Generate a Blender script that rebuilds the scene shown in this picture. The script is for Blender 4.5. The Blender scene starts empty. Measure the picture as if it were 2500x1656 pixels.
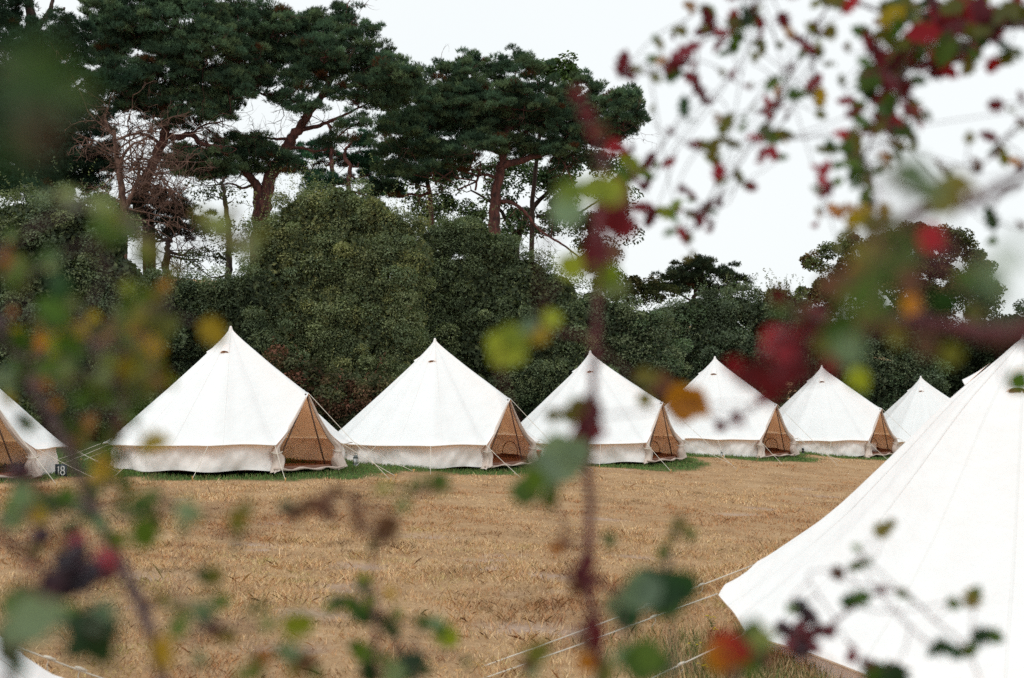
import bpy, math, random
import numpy as np
from mathutils import Vector, noise as mnoise

rng = np.random.default_rng(11)
random.seed(11)
col = bpy.context.scene.collection
PI = math.pi
F = 3472.0            # focal length in photograph pixels (50 mm on 36 mm)
HOR = 951.0           # row of the true horizon in photograph pixels
K = 2500 / 2367.0
PITCH = math.atan((HOR - 828) / F)
cP, sP = math.cos(PITCH), math.sin(PITCH)

def at(px, py, Y):
    """world point seen at photograph pixel (px,py) at world depth Y"""
    u, v = (px - 1250) / F, (828 - py) / F
    y = cP - sP * v
    z = sP + cP * v
    return np.array([u / y * Y, Y, z / y * Y])

def atd(x, y, Y):
    return at(x * K, y * K, Y)

# ------------------------------------------------------------------ tagging
def tag(o, label=None, cat=None, group=None, kind=None):
    if label: o['label'] = label
    if cat: o['category'] = cat
    if group: o['group'] = group
    if kind: o['kind'] = kind
    return o

def empty(name, loc=(0, 0, 0), rz=0.0):
    o = bpy.data.objects.new(name, None)
    o.empty_display_size = 0.2
    o.location = loc
    o.rotation_euler = (0, 0, rz)
    col.objects.link(o)
    return o

def mesh_obj(name, V, Fs, mat, parent=None, colr=None, smooth=False):
    """V (n,3); Fs array (m,k) or list of arrays / list of tuples; colr (n,3) real surface colour per vertex"""
    me = bpy.data.meshes.new(name)
    V = np.asarray(V, dtype=np.float32).reshape(-1, 3)
    if isinstance(Fs, np.ndarray):
        groups = [Fs]
    elif len(Fs) and isinstance(Fs[0], np.ndarray) and Fs[0].ndim == 2:
        groups = Fs
    else:
        by = {}
        for f in Fs: by.setdefault(len(f), []).append(f)
        groups = [np.array(v) for v in by.values()]
    groups = [g for g in groups if len(g)]
    idx = np.concatenate([g.reshape(-1) for g in groups]).astype(np.int32)
    tot = np.concatenate([np.full(len(g), g.shape[1]) for g in groups]).astype(np.int32)
    start = np.concatenate([[0], np.cumsum(tot)[:-1]]).astype(np.int32)
    me.vertices.add(len(V)); me.vertices.foreach_set('co', V.reshape(-1))
    me.loops.add(len(idx)); me.loops.foreach_set('vertex_index', idx)
    me.polygons.add(len(tot)); me.polygons.foreach_set('loop_start', start)
    me.polygons.foreach_set('loop_total', tot)
    if smooth: me.polygons.foreach_set('use_smooth', np.ones(len(tot), dtype=bool))
    if colr is not None:
        a = me.attributes.new('col', 'FLOAT_COLOR', 'POINT')
        c4 = np.ones((len(V), 4), dtype=np.float32); c4[:, :3] = colr
        a.data.foreach_set('color', c4.reshape(-1))
    me.update(calc_edges=True)
    if mat: me.materials.append(mat)
    o = bpy.data.objects.new(name, me)
    if parent is not None: o.parent = parent
    col.objects.link(o)
    return o

class MB:
    def __init__(s): s.v = []; s.f = []; s.c = []; s.n = 0
    def add(s, V, Fs, c=None):
        V = np.asarray(V, dtype=float).reshape(-1, 3)
        for f in Fs: s.f.append(tuple(int(i) + s.n for i in f))
        s.v.append(V)
        if c is not None: s.c.append(np.tile(np.asarray(c, float), (len(V), 1)))
        s.n += len(V)
    def tube(s, P, R, n=6, c=None, cap=True, wob=0.0):
        P = np.asarray(P, float); m = len(P)
        if np.isscalar(R): R = [R] * m
        T = np.gradient(P, axis=0); T /= np.linalg.norm(T, axis=1)[:, None] + 1e-9
        up = np.array([0.13, 0.2, 1.0]) if abs(T[0][2]) < 0.9 else np.array([1.0, 0.1, 0.0])
        V = []
        for i in range(m):
            a = np.cross(T[i], up); a /= np.linalg.norm(a) + 1e-9
            b = np.cross(T[i], a); up = np.cross(a, T[i]) if False else up
            for k in range(n):
                t = 2 * PI * k / n
                rr = R[i] * (1 + (random.uniform(-wob, wob) if wob else 0))
                V.append(P[i] + rr * (math.cos(t) * a + math.sin(t) * b))
        Fs = []
        for i in range(m - 1):
            for k in range(n):
                k2 = (k + 1) % n
                Fs.append((i * n + k, i * n + k2, (i + 1) * n + k2, (i + 1) * n + k))
        if cap:
            Fs.append(tuple(range(n))[::-1]); Fs.append(tuple((m - 1) * n + k for k in range(n)))
        s.add(V, Fs, c)
    def box(s, c0, sz, rz=0, c=None):
        x, y, z = np.array(sz) / 2.0
        V = np.array([[i, j, k] for i in (-x, x) for j in (-y, y) for k in (-z, z)])
        R = np.array([[math.cos(rz), -math.sin(rz), 0], [math.sin(rz), math.cos(rz), 0], [0, 0, 1]])
        s.add(V @ R.T + np.array(c0), [(0, 1, 3, 2), (4, 6, 7, 5), (0, 4, 5, 1), (2, 3, 7, 6), (0, 2, 6, 4), (1, 5, 7, 3)], c)
    def lathe(s, prof, n=20, c0=(0, 0, 0), c=None):
        V = [(r * math.cos(2 * PI * k / n) + c0[0], r * math.sin(2 * PI * k / n) + c0[1], z + c0[2]) for r, z in prof for k in range(n)]
        Fs = [(i * n + k, i * n + (k + 1) % n, (i + 1) * n + (k + 1) % n, (i + 1) * n + k) for i in range(len(prof) - 1) for k in range(n)]
        s.add(V, Fs, c)
    def ball(s, c0, r, c=None, nu=8, nv=6):
        V = []; Fs = []
        for i in range(nv + 1):
            th = PI * i / nv
            for k in range(nu):
                V.append((c0[0] + r * math.sin(th) * math.cos(2 * PI * k / nu), c0[1] + r * math.sin(th) * math.sin(2 * PI * k / nu), c0[2] + r * math.cos(th)))
        for i in range(nv):
            for k in range(nu):
                Fs.append((i * nu + k, (i + 1) * nu + k, (i + 1) * nu + (k + 1) % nu, i * nu + (k + 1) % nu))
        s.add(V, Fs, c)
    def obj(s, name, mat, parent=None, smooth=True):
        return mesh_obj(name, np.concatenate(s.v), s.f, mat, parent, np.concatenate(s.c) if s.c else None, smooth)

def curve_pts(P, n=8):
    """Catmull-Rom through P"""
    P = [np.asarray(p, float) for p in P]
    Q = [2 * P[0] - P[1]] + P + [2 * P[-1] - P[-2]]
    out = []
    for i in range(1, len(Q) - 2):
        p0, p1, p2, p3 = Q[i - 1:i + 3]
        for k in range(n):
            t = k / n
            out.append(0.5 * ((2 * p1) + (-p0 + p2) * t + (2 * p0 - 5 * p1 + 4 * p2 - p3) * t * t + (-p0 + 3 * p1 - 3 * p2 + p3) * t ** 3))
    out.append(P[-1])
    return np.array(out)

# ------------------------------------------------------------------ materials
def new_mat(name):
    m = bpy.data.materials.new(name); m.use_nodes = True
    nt = m.node_tree; nt.nodes.clear()
    out = nt.nodes.new('ShaderNodeOutputMaterial')
    return m, nt, out

def N(nt, t, **kw):
    n = nt.nodes.new(t)
    for k, v in kw.items(): setattr(n, k, v)
    return n

def attr_col(nt):
    a = N(nt, 'ShaderNodeAttribute', attribute_name='col'); return a.outputs['Color']

def leaf_mat(name, trans=0.3, rough=0.55, spec=0.25, tboost=(1.3, 1.5, 0.6)):
    m, nt, out = new_mat(name)
    c = attr_col(nt)
    p = N(nt, 'ShaderNodeBsdfPrincipled'); p.inputs['Roughness'].default_value = rough
    p.inputs['Specular IOR Level'].default_value = spec
    nt.links.new(c, p.inputs['Base Color'])
    tr = N(nt, 'ShaderNodeBsdfTranslucent')
    mx = N(nt, 'ShaderNodeMix', data_type='RGBA', blend_type='MULTIPLY'); mx.inputs[0].default_value = 1
    nt.links.new(c, mx.inputs[6]); mx.inputs[7].default_value = (*tboost, 1)
    nt.links.new(mx.outputs[2], tr.inputs['Color'])
    ms = N(nt, 'ShaderNodeMixShader'); ms.inputs[0].default_value = trans
    nt.links.new(p.outputs[0], ms.inputs[1]); nt.links.new(tr.outputs[0], ms.inputs[2])
    nt.links.new(ms.outputs[0], out.inputs[0])
    return m

def bark_mat(name, c1, c2, scale=6):
    m, nt, out = new_mat(name)
    tc = N(nt, 'ShaderNodeTexCoord')
    mp = N(nt, 'ShaderNodeMapping'); mp.inputs['Scale'].default_value = (scale, scale, scale * .35)
    nz = N(nt, 'ShaderNodeTexNoise'); nz.inputs['Scale'].default_value = 1.5; nz.inputs['Detail'].default_value = 6
    cr = N(nt, 'ShaderNodeValToRGB'); cr.color_ramp.elements[0].position = .35; cr.color_ramp.elements[1].position = .65
    cr.color_ramp.elements[0].color = (*c1, 1); cr.color_ramp.elements[1].color = (*c2, 1)
    p = N(nt, 'ShaderNodeBsdfPrincipled'); p.inputs['Roughness'].default_value = .9
    b = N(nt, 'ShaderNodeBump'); b.inputs['Strength'].default_value = .6; b.inputs['Distance'].default_value = .03
    nt.links.new(tc.outputs['Object'], mp.inputs[0]); nt.links.new(mp.outputs[0], nz.inputs['Vector'])
    nt.links.new(nz.outputs[0], cr.inputs[0]); nt.links.new(cr.outputs[0], p.inputs['Base Color'])
    nt.links.new(nz.outputs[0], b.inputs['Height']); nt.links.new(b.outputs[0], p.inputs['Normal'])
    nt.links.new(p.outputs[0], out.inputs[0])
    return m

def canvas_mat(name, dif, trn, blot=.05, weave=True):
    m, nt, out = new_mat(name)
    tc = N(nt, 'ShaderNodeTexCoord')
    nz = N(nt, 'ShaderNodeTexNoise'); nz.inputs['Scale'].default_value = 1.6; nz.inputs['Detail'].default_value = 7
    nz.inputs['Roughness'].default_value = .65
    nt.links.new(tc.outputs['Object'], nz.inputs['Vector'])
    cr = N(nt, 'ShaderNodeValToRGB'); cr.color_ramp.elements[0].position = .3; cr.color_ramp.elements[1].position = .62
    cr.color_ramp.elements[0].color = (*[x * (1 - blot) for x in dif], 1); cr.color_ramp.elements[1].color = (*dif, 1)
    nt.links.new(nz.outputs[0], cr.inputs[0])
    d = N(nt, 'ShaderNodeBsdfDiffuse'); nt.links.new(cr.outputs[0], d.inputs[0])
    t = N(nt, 'ShaderNodeBsdfTranslucent'); t.inputs[0].default_value = (*trn, 1)
    a = N(nt, 'ShaderNodeAddShader'); nt.links.new(d.outputs[0], a.inputs[0]); nt.links.new(t.outputs[0], a.inputs[1])
    n2 = N(nt, 'ShaderNodeTexNoise'); n2.inputs['Scale'].default_value = 5; n2.inputs['Detail'].default_value = 4
    nt.links.new(tc.outputs['Object'], n2.inputs['Vector'])
    b = N(nt, 'ShaderNodeBump'); b.inputs['Strength'].default_value = .6; b.inputs['Distance'].default_value = .07
    n2.inputs['Scale'].default_value = 2.6
    nt.links.new(n2.outputs[0], b.inputs['Height'])
    nt.links.new(b.outputs[0], d.inputs['Normal'])
    nt.links.new(a.outputs[0], out.inputs[0])
    return m

def plain(name, c, rough=.6, var=.25, scale=20, metal=0):
    m, nt, out = new_mat(name)
    tc = N(nt, 'ShaderNodeTexCoord')
    nz = N(nt, 'ShaderNodeTexNoise'); nz.inputs['Scale'].default_value = scale; nz.inputs['Detail'].default_value = 4
    cr = N(nt, 'ShaderNodeValToRGB')
    cr.color_ramp.elements[0].color = (*[x * (1 - var) for x in c], 1); cr.color_ramp.elements[1].color = (*[min(1, x * (1 + var)) for x in c], 1)
    p = N(nt, 'ShaderNodeBsdfPrincipled'); p.inputs['Roughness'].default_value = rough; p.inputs['Metallic'].default_value = metal
    nt.links.new(tc.outputs['Object'], nz.inputs['Vector']); nt.links.new(nz.outputs[0], cr.inputs[0])
    nt.links.new(cr.outputs[0], p.inputs['Base Color']); nt.links.new(p.outputs[0], out.inputs[0])
    return m

M = dict(
    roof=canvas_mat('roof_canvas', (.785, .815, .815), (.260, .125, .060), .045),
    wall=canvas_mat('wall_canvas', (.82, .81, .785), (.170, .085, .045), .12),
    flap=canvas_mat('door_canvas', (.62, .54, .48), (.15, .08, .05), .1),
    seam=canvas_mat('seam_canvas', (.78, .785, .775), (.06, .03, .02), .03),
    inner=plain('vent_mesh', (.22, .13, .08), .9),
    floor=plain('groundsheet', (.20, .085, .05), .7, .3, 4),
    lip=plain('groundsheet_lip', (.50, .40, .34), .8, .15, 8),
    pole=plain('tent_pole', (.10, .055, .035), .5),
    eave_shade=plain('eave_shade_strip', (.56, .42, .30), .9, .2, 12),  # tan standing in for the shade below the roof edge
    rope=plain('rope', (.66, .61, .52), .9, .15, 60),
    peg=plain('peg', (.62, .36, .12), .6),
    piping=plain('piping', (.20, .09, .045), .9),
    leaf=leaf_mat('bush_leaf', .22, .7, .04),
    needle=leaf_mat('pine_needle', .12, .7, .03, (1.2, 1.4, .8)),
    grass=leaf_mat('grass_blade', .25, .7, .1, (1.1, 1.1, .8)),
    fleaf=leaf_mat('foreground_leaf', .42, .5, .22, (1.25, 1.2, .4)),
    berry=leaf_mat('berry_skin', .05, .25, .5, (1, 1, 1)),
    pbark=bark_mat('pine_bark', (.035, .014, .012), (.15, .050, .038), 6),
    dbark=bark_mat('dark_bark', (.020, .012, .010), (.07, .04, .03), 5),
    dead=bark_mat('dead_wood', (.07, .035, .026), (.22, .12, .085), 6),
    twig=bark_mat('twig_bark', (.055, .030, .035), (.20, .13, .13), 120),
    bramble=bark_mat('bramble_bark', (.055, .012, .016), (.16, .04, .045), 120),
)

# ------------------------------------------------------------------ terrain
def sstep(a, b, x):
    t = np.clip((x - a) / (b - a), 0, 1); return t * t * (3 - 2 * t)

def ground_z(x, y):
    x = np.asarray(x, float); y = np.asarray(y, float)
    xs = 34 * np.tanh(x / 34.0)
    z = -2.537 - 0.0549 * xs + 0.01468 * np.minimum(y, 70)
    z = z + 0.02 * np.sin(x * .9 + y * .37) + 0.016 * np.sin(x * 2.1 - y * 1.3) + .03 * np.sin(y * .45 + 1.7)
    u = x / np.maximum(y, 1) * 3287          # bearing, displayed px from the middle
    top = np.interp(u, [-1400, -750, 260, 720, 1500], [23.5, 20.3, 15.9, 13.2, 11.5])
    return z + sstep(75, 270, y) * (top - .6)

TENTS = []   # (x, y, radius) used by the grass

tents_spec = [
    # apex x,y (displayed px), px per metre, apparent door angle, seed, key
    (-166, 742, 115, 27, 1, 'A'),
    (533, 757, 104, 43, 2, 'B'),
    (1006, 785, 91, 50, 3, 'C'),
    (1368, 813, 80, 57, 4, 'D'),
    (1650, 826, 71, 54, 5, 'E'),
    (1900, 847, 64, 58, 6, 'F'),
    (2127, 871, 57.5, 60, 7, 'G'),
    (2340, 770, 246, 142, 8, 'H'),
    (-1095, 520, 440, -150, 9, 'I'),
]
H_T = 3.1

def tent_place(sp):
    ax, ay, s, ang, seed, key = sp
    Y = 3287.0 / s
    p = atd(ax, ay, Y)
    return p[0], p[1], p[2] - H_T

for sp in tents_spec:
    x, y, z = tent_place(sp); TENTS.append((x, y, z))
TX = np.array(TENTS)
# local correction so the ground meets every tent
RES = TX[:, 2] - ground_z(TX[:, 0], TX[:, 1])
_gz0 = ground_z
def ground_z(x, y):
    z = _gz0(x, y)
    x = np.asarray(x, float); y = np.asarray(y, float)
    w = np.exp(-((x[..., None] - TX[:, 0]) ** 2 + (y[..., None] - TX[:, 1]) ** 2) / (2 * 3.2 ** 2))
    ww = w.sum(-1)
    return z + (w * RES).sum(-1) / np.maximum(ww, 1.0)
print('residuals', RES.round(2))

def tdist(x, y, n=7):
    return np.sqrt((x[..., None] - TX[:n, 0]) ** 2 + (y[..., None] - TX[:n, 1]) ** 2).min(-1)

def vnoise(x, y, sc, seed=0.0):
    """cheap smooth value noise, vectorised"""
    x = x / sc + seed * 17.3; y = y / sc + seed * 9.7
    xi, yi = np.floor(x), np.floor(y); fx, fy = x - xi, y - yi
    fx = fx * fx * (3 - 2 * fx); fy = fy * fy * (3 - 2 * fy)
    def h(a, b):
        v = np.sin(a * 127.1 + b * 311.7 + seed * 74.7) * 43758.5453; return v - np.floor(v)
    return (h(xi, yi) * (1 - fx) + h(xi + 1, yi) * fx) * (1 - fy) + (h(xi, yi + 1) * (1 - fx) + h(xi + 1, yi + 1) * fx) * fy

def on_ground(px, py):
    """world point where the sight line through a displayed pixel meets the ground"""
    lo, hi = 5.0, 90.0
    for _ in range(40):
        m = (lo + hi) / 2; p = atd(px, py, m)
        if p[2] > float(ground_z(p[0], p[1])): lo = m
        else: hi = m
    return atd(px, py, lo)

dirt_px = [(735, 1421, .75), (1240, 1456, .8), (1130, 1296, .5), (1120, 1312, .55), (1260, 1330, .5), (1150, 1283, .4),
           (770, 1385, .3), (1480, 1288, .5), (1530, 1350, .4), (1180, 1375, .4), (1300, 1370, .4), (330, 1330, .5), (600, 1260, .5), (840, 1310, .5),
           (1000, 1240, .5), (1400, 1200, .5), (1700, 1190, .6), (1850, 1130, .6), (640, 1500, .5), (1560, 1500, .35), (480, 1400, .4)]
DIRT = []
for x, y, r in dirt_px:
    p = on_ground(x, y); DIRT.append((p[0], p[1], r * .72, r * .72 * random.uniform(.5, .8)))
for _ in range(40):
    y = random.uniform(12, 42); x = random.uniform(-.4 * y, .38 * y)
    r = random.uniform(.12, .38); DIRT.append((x, y, r, r * random.uniform(.6, 1.1)))
DIRT = np.array(DIRT)
def dirt_mask(x, y):
    d = ((x[..., None] - DIRT[:, 0]) / DIRT[:, 2]) ** 2 + ((y[..., None] - DIRT[:, 1]) / DIRT[:, 3]) ** 2
    m = np.exp(-d * 1.2).max(-1)
    return np.clip(m * 1.1 - .15 + (vnoise(x, y, .2, 3) - .5) * 1.0, 0, 1) * (m > .15)

def green_mask(x, y):
    d = tdist(x, y)
    n = (vnoise(x, y, 1.1, 5) - .5) * .9 + (vnoise(x, y, .35, 6) - .5) * .5
    back = y - np.interp(x, TX[:7, 0], TX[:7, 1]) + .6 + n
    return np.clip(np.maximum((3.45 + n - d) / .5, np.minimum(back / .6, (16 - back) / 3)), 0, 1)

def build_ground():
    xs = np.unique(np.concatenate([np.linspace(-260, -24, 30), np.arange(-24, 30, .3), np.linspace(30, 260, 30)]))
    ys = np.unique(np.concatenate([np.linspace(-15, 9, 12), np.arange(9, 62, .3), np.linspace(62, 420, 60)]))
    X, Y = np.meshgrid(xs, ys)
    Z = ground_z(X, Y)
    Z = Z - .02 * dirt_mask(X, Y)
    V = np.stack([X, Y, Z], -1).reshape(-1, 3)
    nx, ny = len(xs), len(ys)
    i = np.arange(nx * ny).reshape(ny, nx)
    Fq = np.stack([i[:-1, :-1], i[:-1, 1:], i[1:, 1:], i[1:, :-1]], -1).reshape(-1, 4)
    g = green_mask(X, Y).reshape(-1); d = dirt_mask(X, Y).reshape(-1)
    m, nt, out = new_mat('ground')
    c = attr_col(nt)
    sep = N(nt, 'ShaderNodeSeparateColor'); nt.links.new(c, sep.inputs[0])
    tc = N(nt, 'ShaderNodeTexCoord')
    n1 = N(nt, 'ShaderNodeTexNoise'); n1.inputs['Scale'].default_value = .9; n1.inputs['Detail'].default_value = 8; n1.inputs['Roughness'].default_value = .7
    n2 = N(nt, 'ShaderNodeTexNoise'); n2.inputs['Scale'].default_value = 14; n2.inputs['Detail'].default_value = 8; n2.inputs['Roughness'].default_value = .75
    for n_ in (n1, n2): nt.links.new(tc.outputs['Object'], n_.inputs['Vector'])
    r1 = N(nt, 'ShaderNodeValToRGB')
    e = r1.color_ramp.elements; e[0].position = .3; e[0].color = (.20, .115, .065, 1); e[1].position = .7; e[1].color = (.58, .41, .25, 1)
    x_ = e.new(.5); x_.color = (.42, .265, .14, 1)
    ma = N(nt, 'ShaderNodeMath', operation='MULTIPLY_ADD'); ma.inputs[1].default_value = .45; 
    mb_ = N(nt, 'ShaderNodeMath', operation='MULTIPLY'); mb_.inputs[1].default_value = .55
    nt.links.new(n2.outputs[0], mb_.inputs[0]); nt.links.new(n1.outputs[0], ma.inputs[0]); nt.links.new(mb_.outputs[0], ma.inputs[2])
    nt.links.new(ma.outputs[0], r1.inputs[0])
    r2 = N(nt, 'ShaderNodeValToRGB'); e = r2.color_ramp.elements; e[0].position = .35; e[0].color = (.30, .20, .15, 1); e[1].position = .65; e[1].color = (.54, .41, .33, 1)
    nt.links.new(n2.outputs[0], r2.inputs[0])
    m1 = N(nt, 'ShaderNodeMix', data_type='RGBA'); nt.links.new(sep.outputs[1], m1.inputs[0])
    nt.links.new(r1.outputs[0], m1.inputs[6]); nt.links.new(r2.outputs[0], m1.inputs[7])
    m2 = N(nt, 'ShaderNodeMix', data_type='RGBA'); nt.links.new(sep.outputs[0], m2.inputs[0])
    nt.links.new(m1.outputs[2], m2.inputs[6]); m2.inputs[7].default_value = (.06, .085, .03, 1)
    p = N(nt, 'ShaderNodeBsdfPrincipled'); p.inputs['Roughness'].default_value = .95; p.inputs['Specular IOR Level'].default_value = .1
    nt.links.new(m2.outputs[2], p.inputs['Base Color'])
    b = N(nt, 'ShaderNodeBump'); b.inputs['Strength'].default_value = .8; b.inputs['Distance'].default_value = .04
    nt.links.new(n2.outputs[0], b.inputs['Height']); nt.links.new(b.outputs[0], p.inputs['Normal'])
    nt.links.new(p.outputs[0], out.inputs[0])
    o = mesh_obj('ground', V, Fq, m, None, np.stack([g, d, 0 * g], -1), True)
    tag(o, kind='structure')

build_ground()

def blades(name, x, y, h, w, lean, palette, mat, label, cat, patchy=False):
    n = len(x)
    z = ground_z(x, y) - .01
    th = rng.uniform(0, 2 * PI, n)
    la = rng.uniform(0, 2 * PI, n)
    a = np.stack([np.cos(th), np.sin(th), 0 * th], -1) * (w / 2)[:, None]
    base = np.stack([x, y, z], -1)
    L = h * lean
    tip = base + np.stack([np.cos(la) * L, np.sin(la) * L, h * np.sqrt(np.clip(1 - (lean * .7) ** 2, .05, 1))], -1)
    mid = base + (tip - base) * .55 + np.stack([0 * h, 0 * h, h * .12], -1)
    V = np.stack([base - a, base + a, mid + a * .8, tip, mid - a * .8], 1).reshape(-1, 3)
    i = np.arange(n)[:, None] * 5
    Fs = i + np.array([[0, 1, 2, 3, 4]])
    pal = np.array(palette)
    c = pal[rng.integers(0, len(pal), n)] * rng.uniform(.75, 1.25, n)[:, None]
    if patchy:
        a1 = vnoise(x, y * .6, 1.7, 21) * .6 + vnoise(x, y, .5, 22) * .4; a2 = vnoise(x, y, .8, 23) * .6 + vnoise(x, y, .23, 24) * .4
        rust = np.clip((a1 - .45) * 5, 0, 1)[:, None]; grn = np.clip((a2 - .62) * 5, 0, 1)[:, None] * np.clip((26 - y) / 8, 0, 1)[:, None]
        c = c * (1 - rust) + c * np.array([.74, .58, .50]) * rust
        c = c * (1 - .45 * np.clip((.36 - a2) * 6, 0, 1))[:, None]
        c = c * (1 - .6 * grn) + c * np.array([.55, .78, .45]) * .6 * grn
    C = np.repeat(c * (np.array([1.05, .99, .92]) if patchy else 1.0), 5, 0)
    o = mesh_obj(name, V, Fs, mat, None, C)
    tag(o, label, cat, kind='stuff')
    return o

def grass():
    # dry field grass, thinning with distance
    nn = 900000
    y = np.sqrt(rng.uniform(10.5 ** 2, 62 ** 2, nn * 2))
    keep = rng.uniform(0, 1, len(y)) < np.clip((17 / y) ** 1.6, .09, 1)
    y = y[keep]
    x = rng.uniform(-.44, .42, len(y)) * y
    d = tdist(x, y); dn = np.sqrt((x - TX[7, 0]) ** 2 + (y - TX[7, 1]) ** 2); dl = np.sqrt((x - TX[8, 0]) ** 2 + (y - TX[8, 1]) ** 2)
    # only in front of the row of tents
    rowy = np.interp(x, TX[:7, 0], TX[:7, 1])
    ok = (d > 2.5) & (dn > 2.5) & (dl > 2.5) & (y < rowy + 1.5)
    dm = dirt_mask(x, y); gm = green_mask(x, y)
    ok &= rng.uniform(0, 1, len(x)) > dm * 1.15
    cl = vnoise(x, y, .16, 1) * .6 + vnoise(x, y, .6, 2) * .5
    ok &= rng.uniform(0, 1, len(x)) < np.clip(cl * 1.6 - .15, .15, 1)
    sel = ok & (rng.uniform(0, 1, len(x)) > gm)
    xs, ys = x[sel], y[sel]; cls = cl[sel]
    far = np.clip(ys / 19, .8, 1.8)
    h = rng.uniform(.028, .075, len(xs)) * np.clip(19 / ys, .55, 1.1) * (.35 + cls * 1.0 + .9 * np.clip((vnoise(xs, ys, .45, 31) - .55) * 4, 0, 1)) * np.where(rng.uniform(0, 1, len(xs)) < .015, 2.4, 1)
    blades('dry_grass', xs, ys, h, rng.uniform(.004, .008, len(xs)) * far, rng.uniform(.3, 1.3, len(xs)),
           [(.80, .60, .37), (.72, .51, .30), (.94, .76, .52), (.50, .27, .15), (.62, .37, .21), (.88, .70, .47), (.22, .12, .08), (.46, .39, .22)], M['grass'],
           'short sun-scorched straw-coloured grass covering the open field', 'grass', True)
    # green grass along the foot of the tents
    n = 230000
    k = rng.integers(0, 7, n); r = rng.uniform(2.35, 4.7, n); t = rng.uniform(0, 2 * PI, n)
    x = TX[k, 0] + r * np.cos(t); y = TX[k, 1] + r * np.sin(t)
    xb = rng.uniform(-16, 22, 120000); yb = np.interp(xb, TX[:7, 0], TX[:7, 1]) + rng.uniform(-1.5, 5, len(xb))
    x = np.concatenate([x, xb]); y = np.concatenate([y, yb]); n = len(x)
    g = green_mask(x, y); d = tdist(x, y)
    ok = (d > 2.35) & (rng.uniform(0, 1, n) < g * (.35 + vnoise(x, y, .3, 8)))
    x, y, d = x[ok], y[ok], d[ok]
    h = rng.uniform(.03, .085, len(x)) * np.where(d < 2.8, 1.5, 1.0)
    blades('green_grass', x, y, h, rng.uniform(.008, .014, len(x)) * np.clip(y / 32, 1, 2), rng.uniform(.2, .9, len(x)),
           [(.13, .27, .075), (.10, .21, .06), (.18, .30, .09), (.22, .27, .10), (.28, .26, .12)], M['grass'],
           'longer green grass growing along the foot of the tents', 'grass')
    # rough weedy grass by the near tent
    c = on_ground(1690, 1545)
    n = 13000
    x = rng.normal(c[0] + .35, .55, n); y = rng.normal(c[1] + .1, .6, n)
    ok = np.sqrt((x - TX[7, 0]) ** 2 + (y - TX[7, 1]) ** 2) > 2.5
    x, y = x[ok], y[ok]
    blades('rough_grass', x, y, rng.uniform(.06, .22, len(x)), rng.uniform(.004, .008, len(x)), rng.uniform(.1, .6, len(x)),
           [(.16, .21, .07), (.30, .26, .12), (.60, .44, .25), (.12, .17, .06), (.45, .28, .15), (.70, .52, .32)], M['grass'],
           'taller rough green and rusty grass beside the guy line of the near tent', 'grass')
grass()

# ------------------------------------------------------------------ bell tents
def roof_bottom(phi, seed):
    """eave point for angle phi (radians, 0 = door)"""
    return None

DOORW = .98
GUY = [24 + 28 * k for k in range(6)]
GUY = [g for g in GUY] + [-g for g in GUY]
PEAK = np.array([2.40, 0.0, 1.62])
PROF = np.array([(0, 0), (.012, .018), (.045, .062), (.10, .125), (.17, .20), (.27, .302), (.38, .412), (.50, .532), (.62, .65), (.74, .768), (.84, .866), (.92, .942), (.965, .978), (1, 1)])

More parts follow.
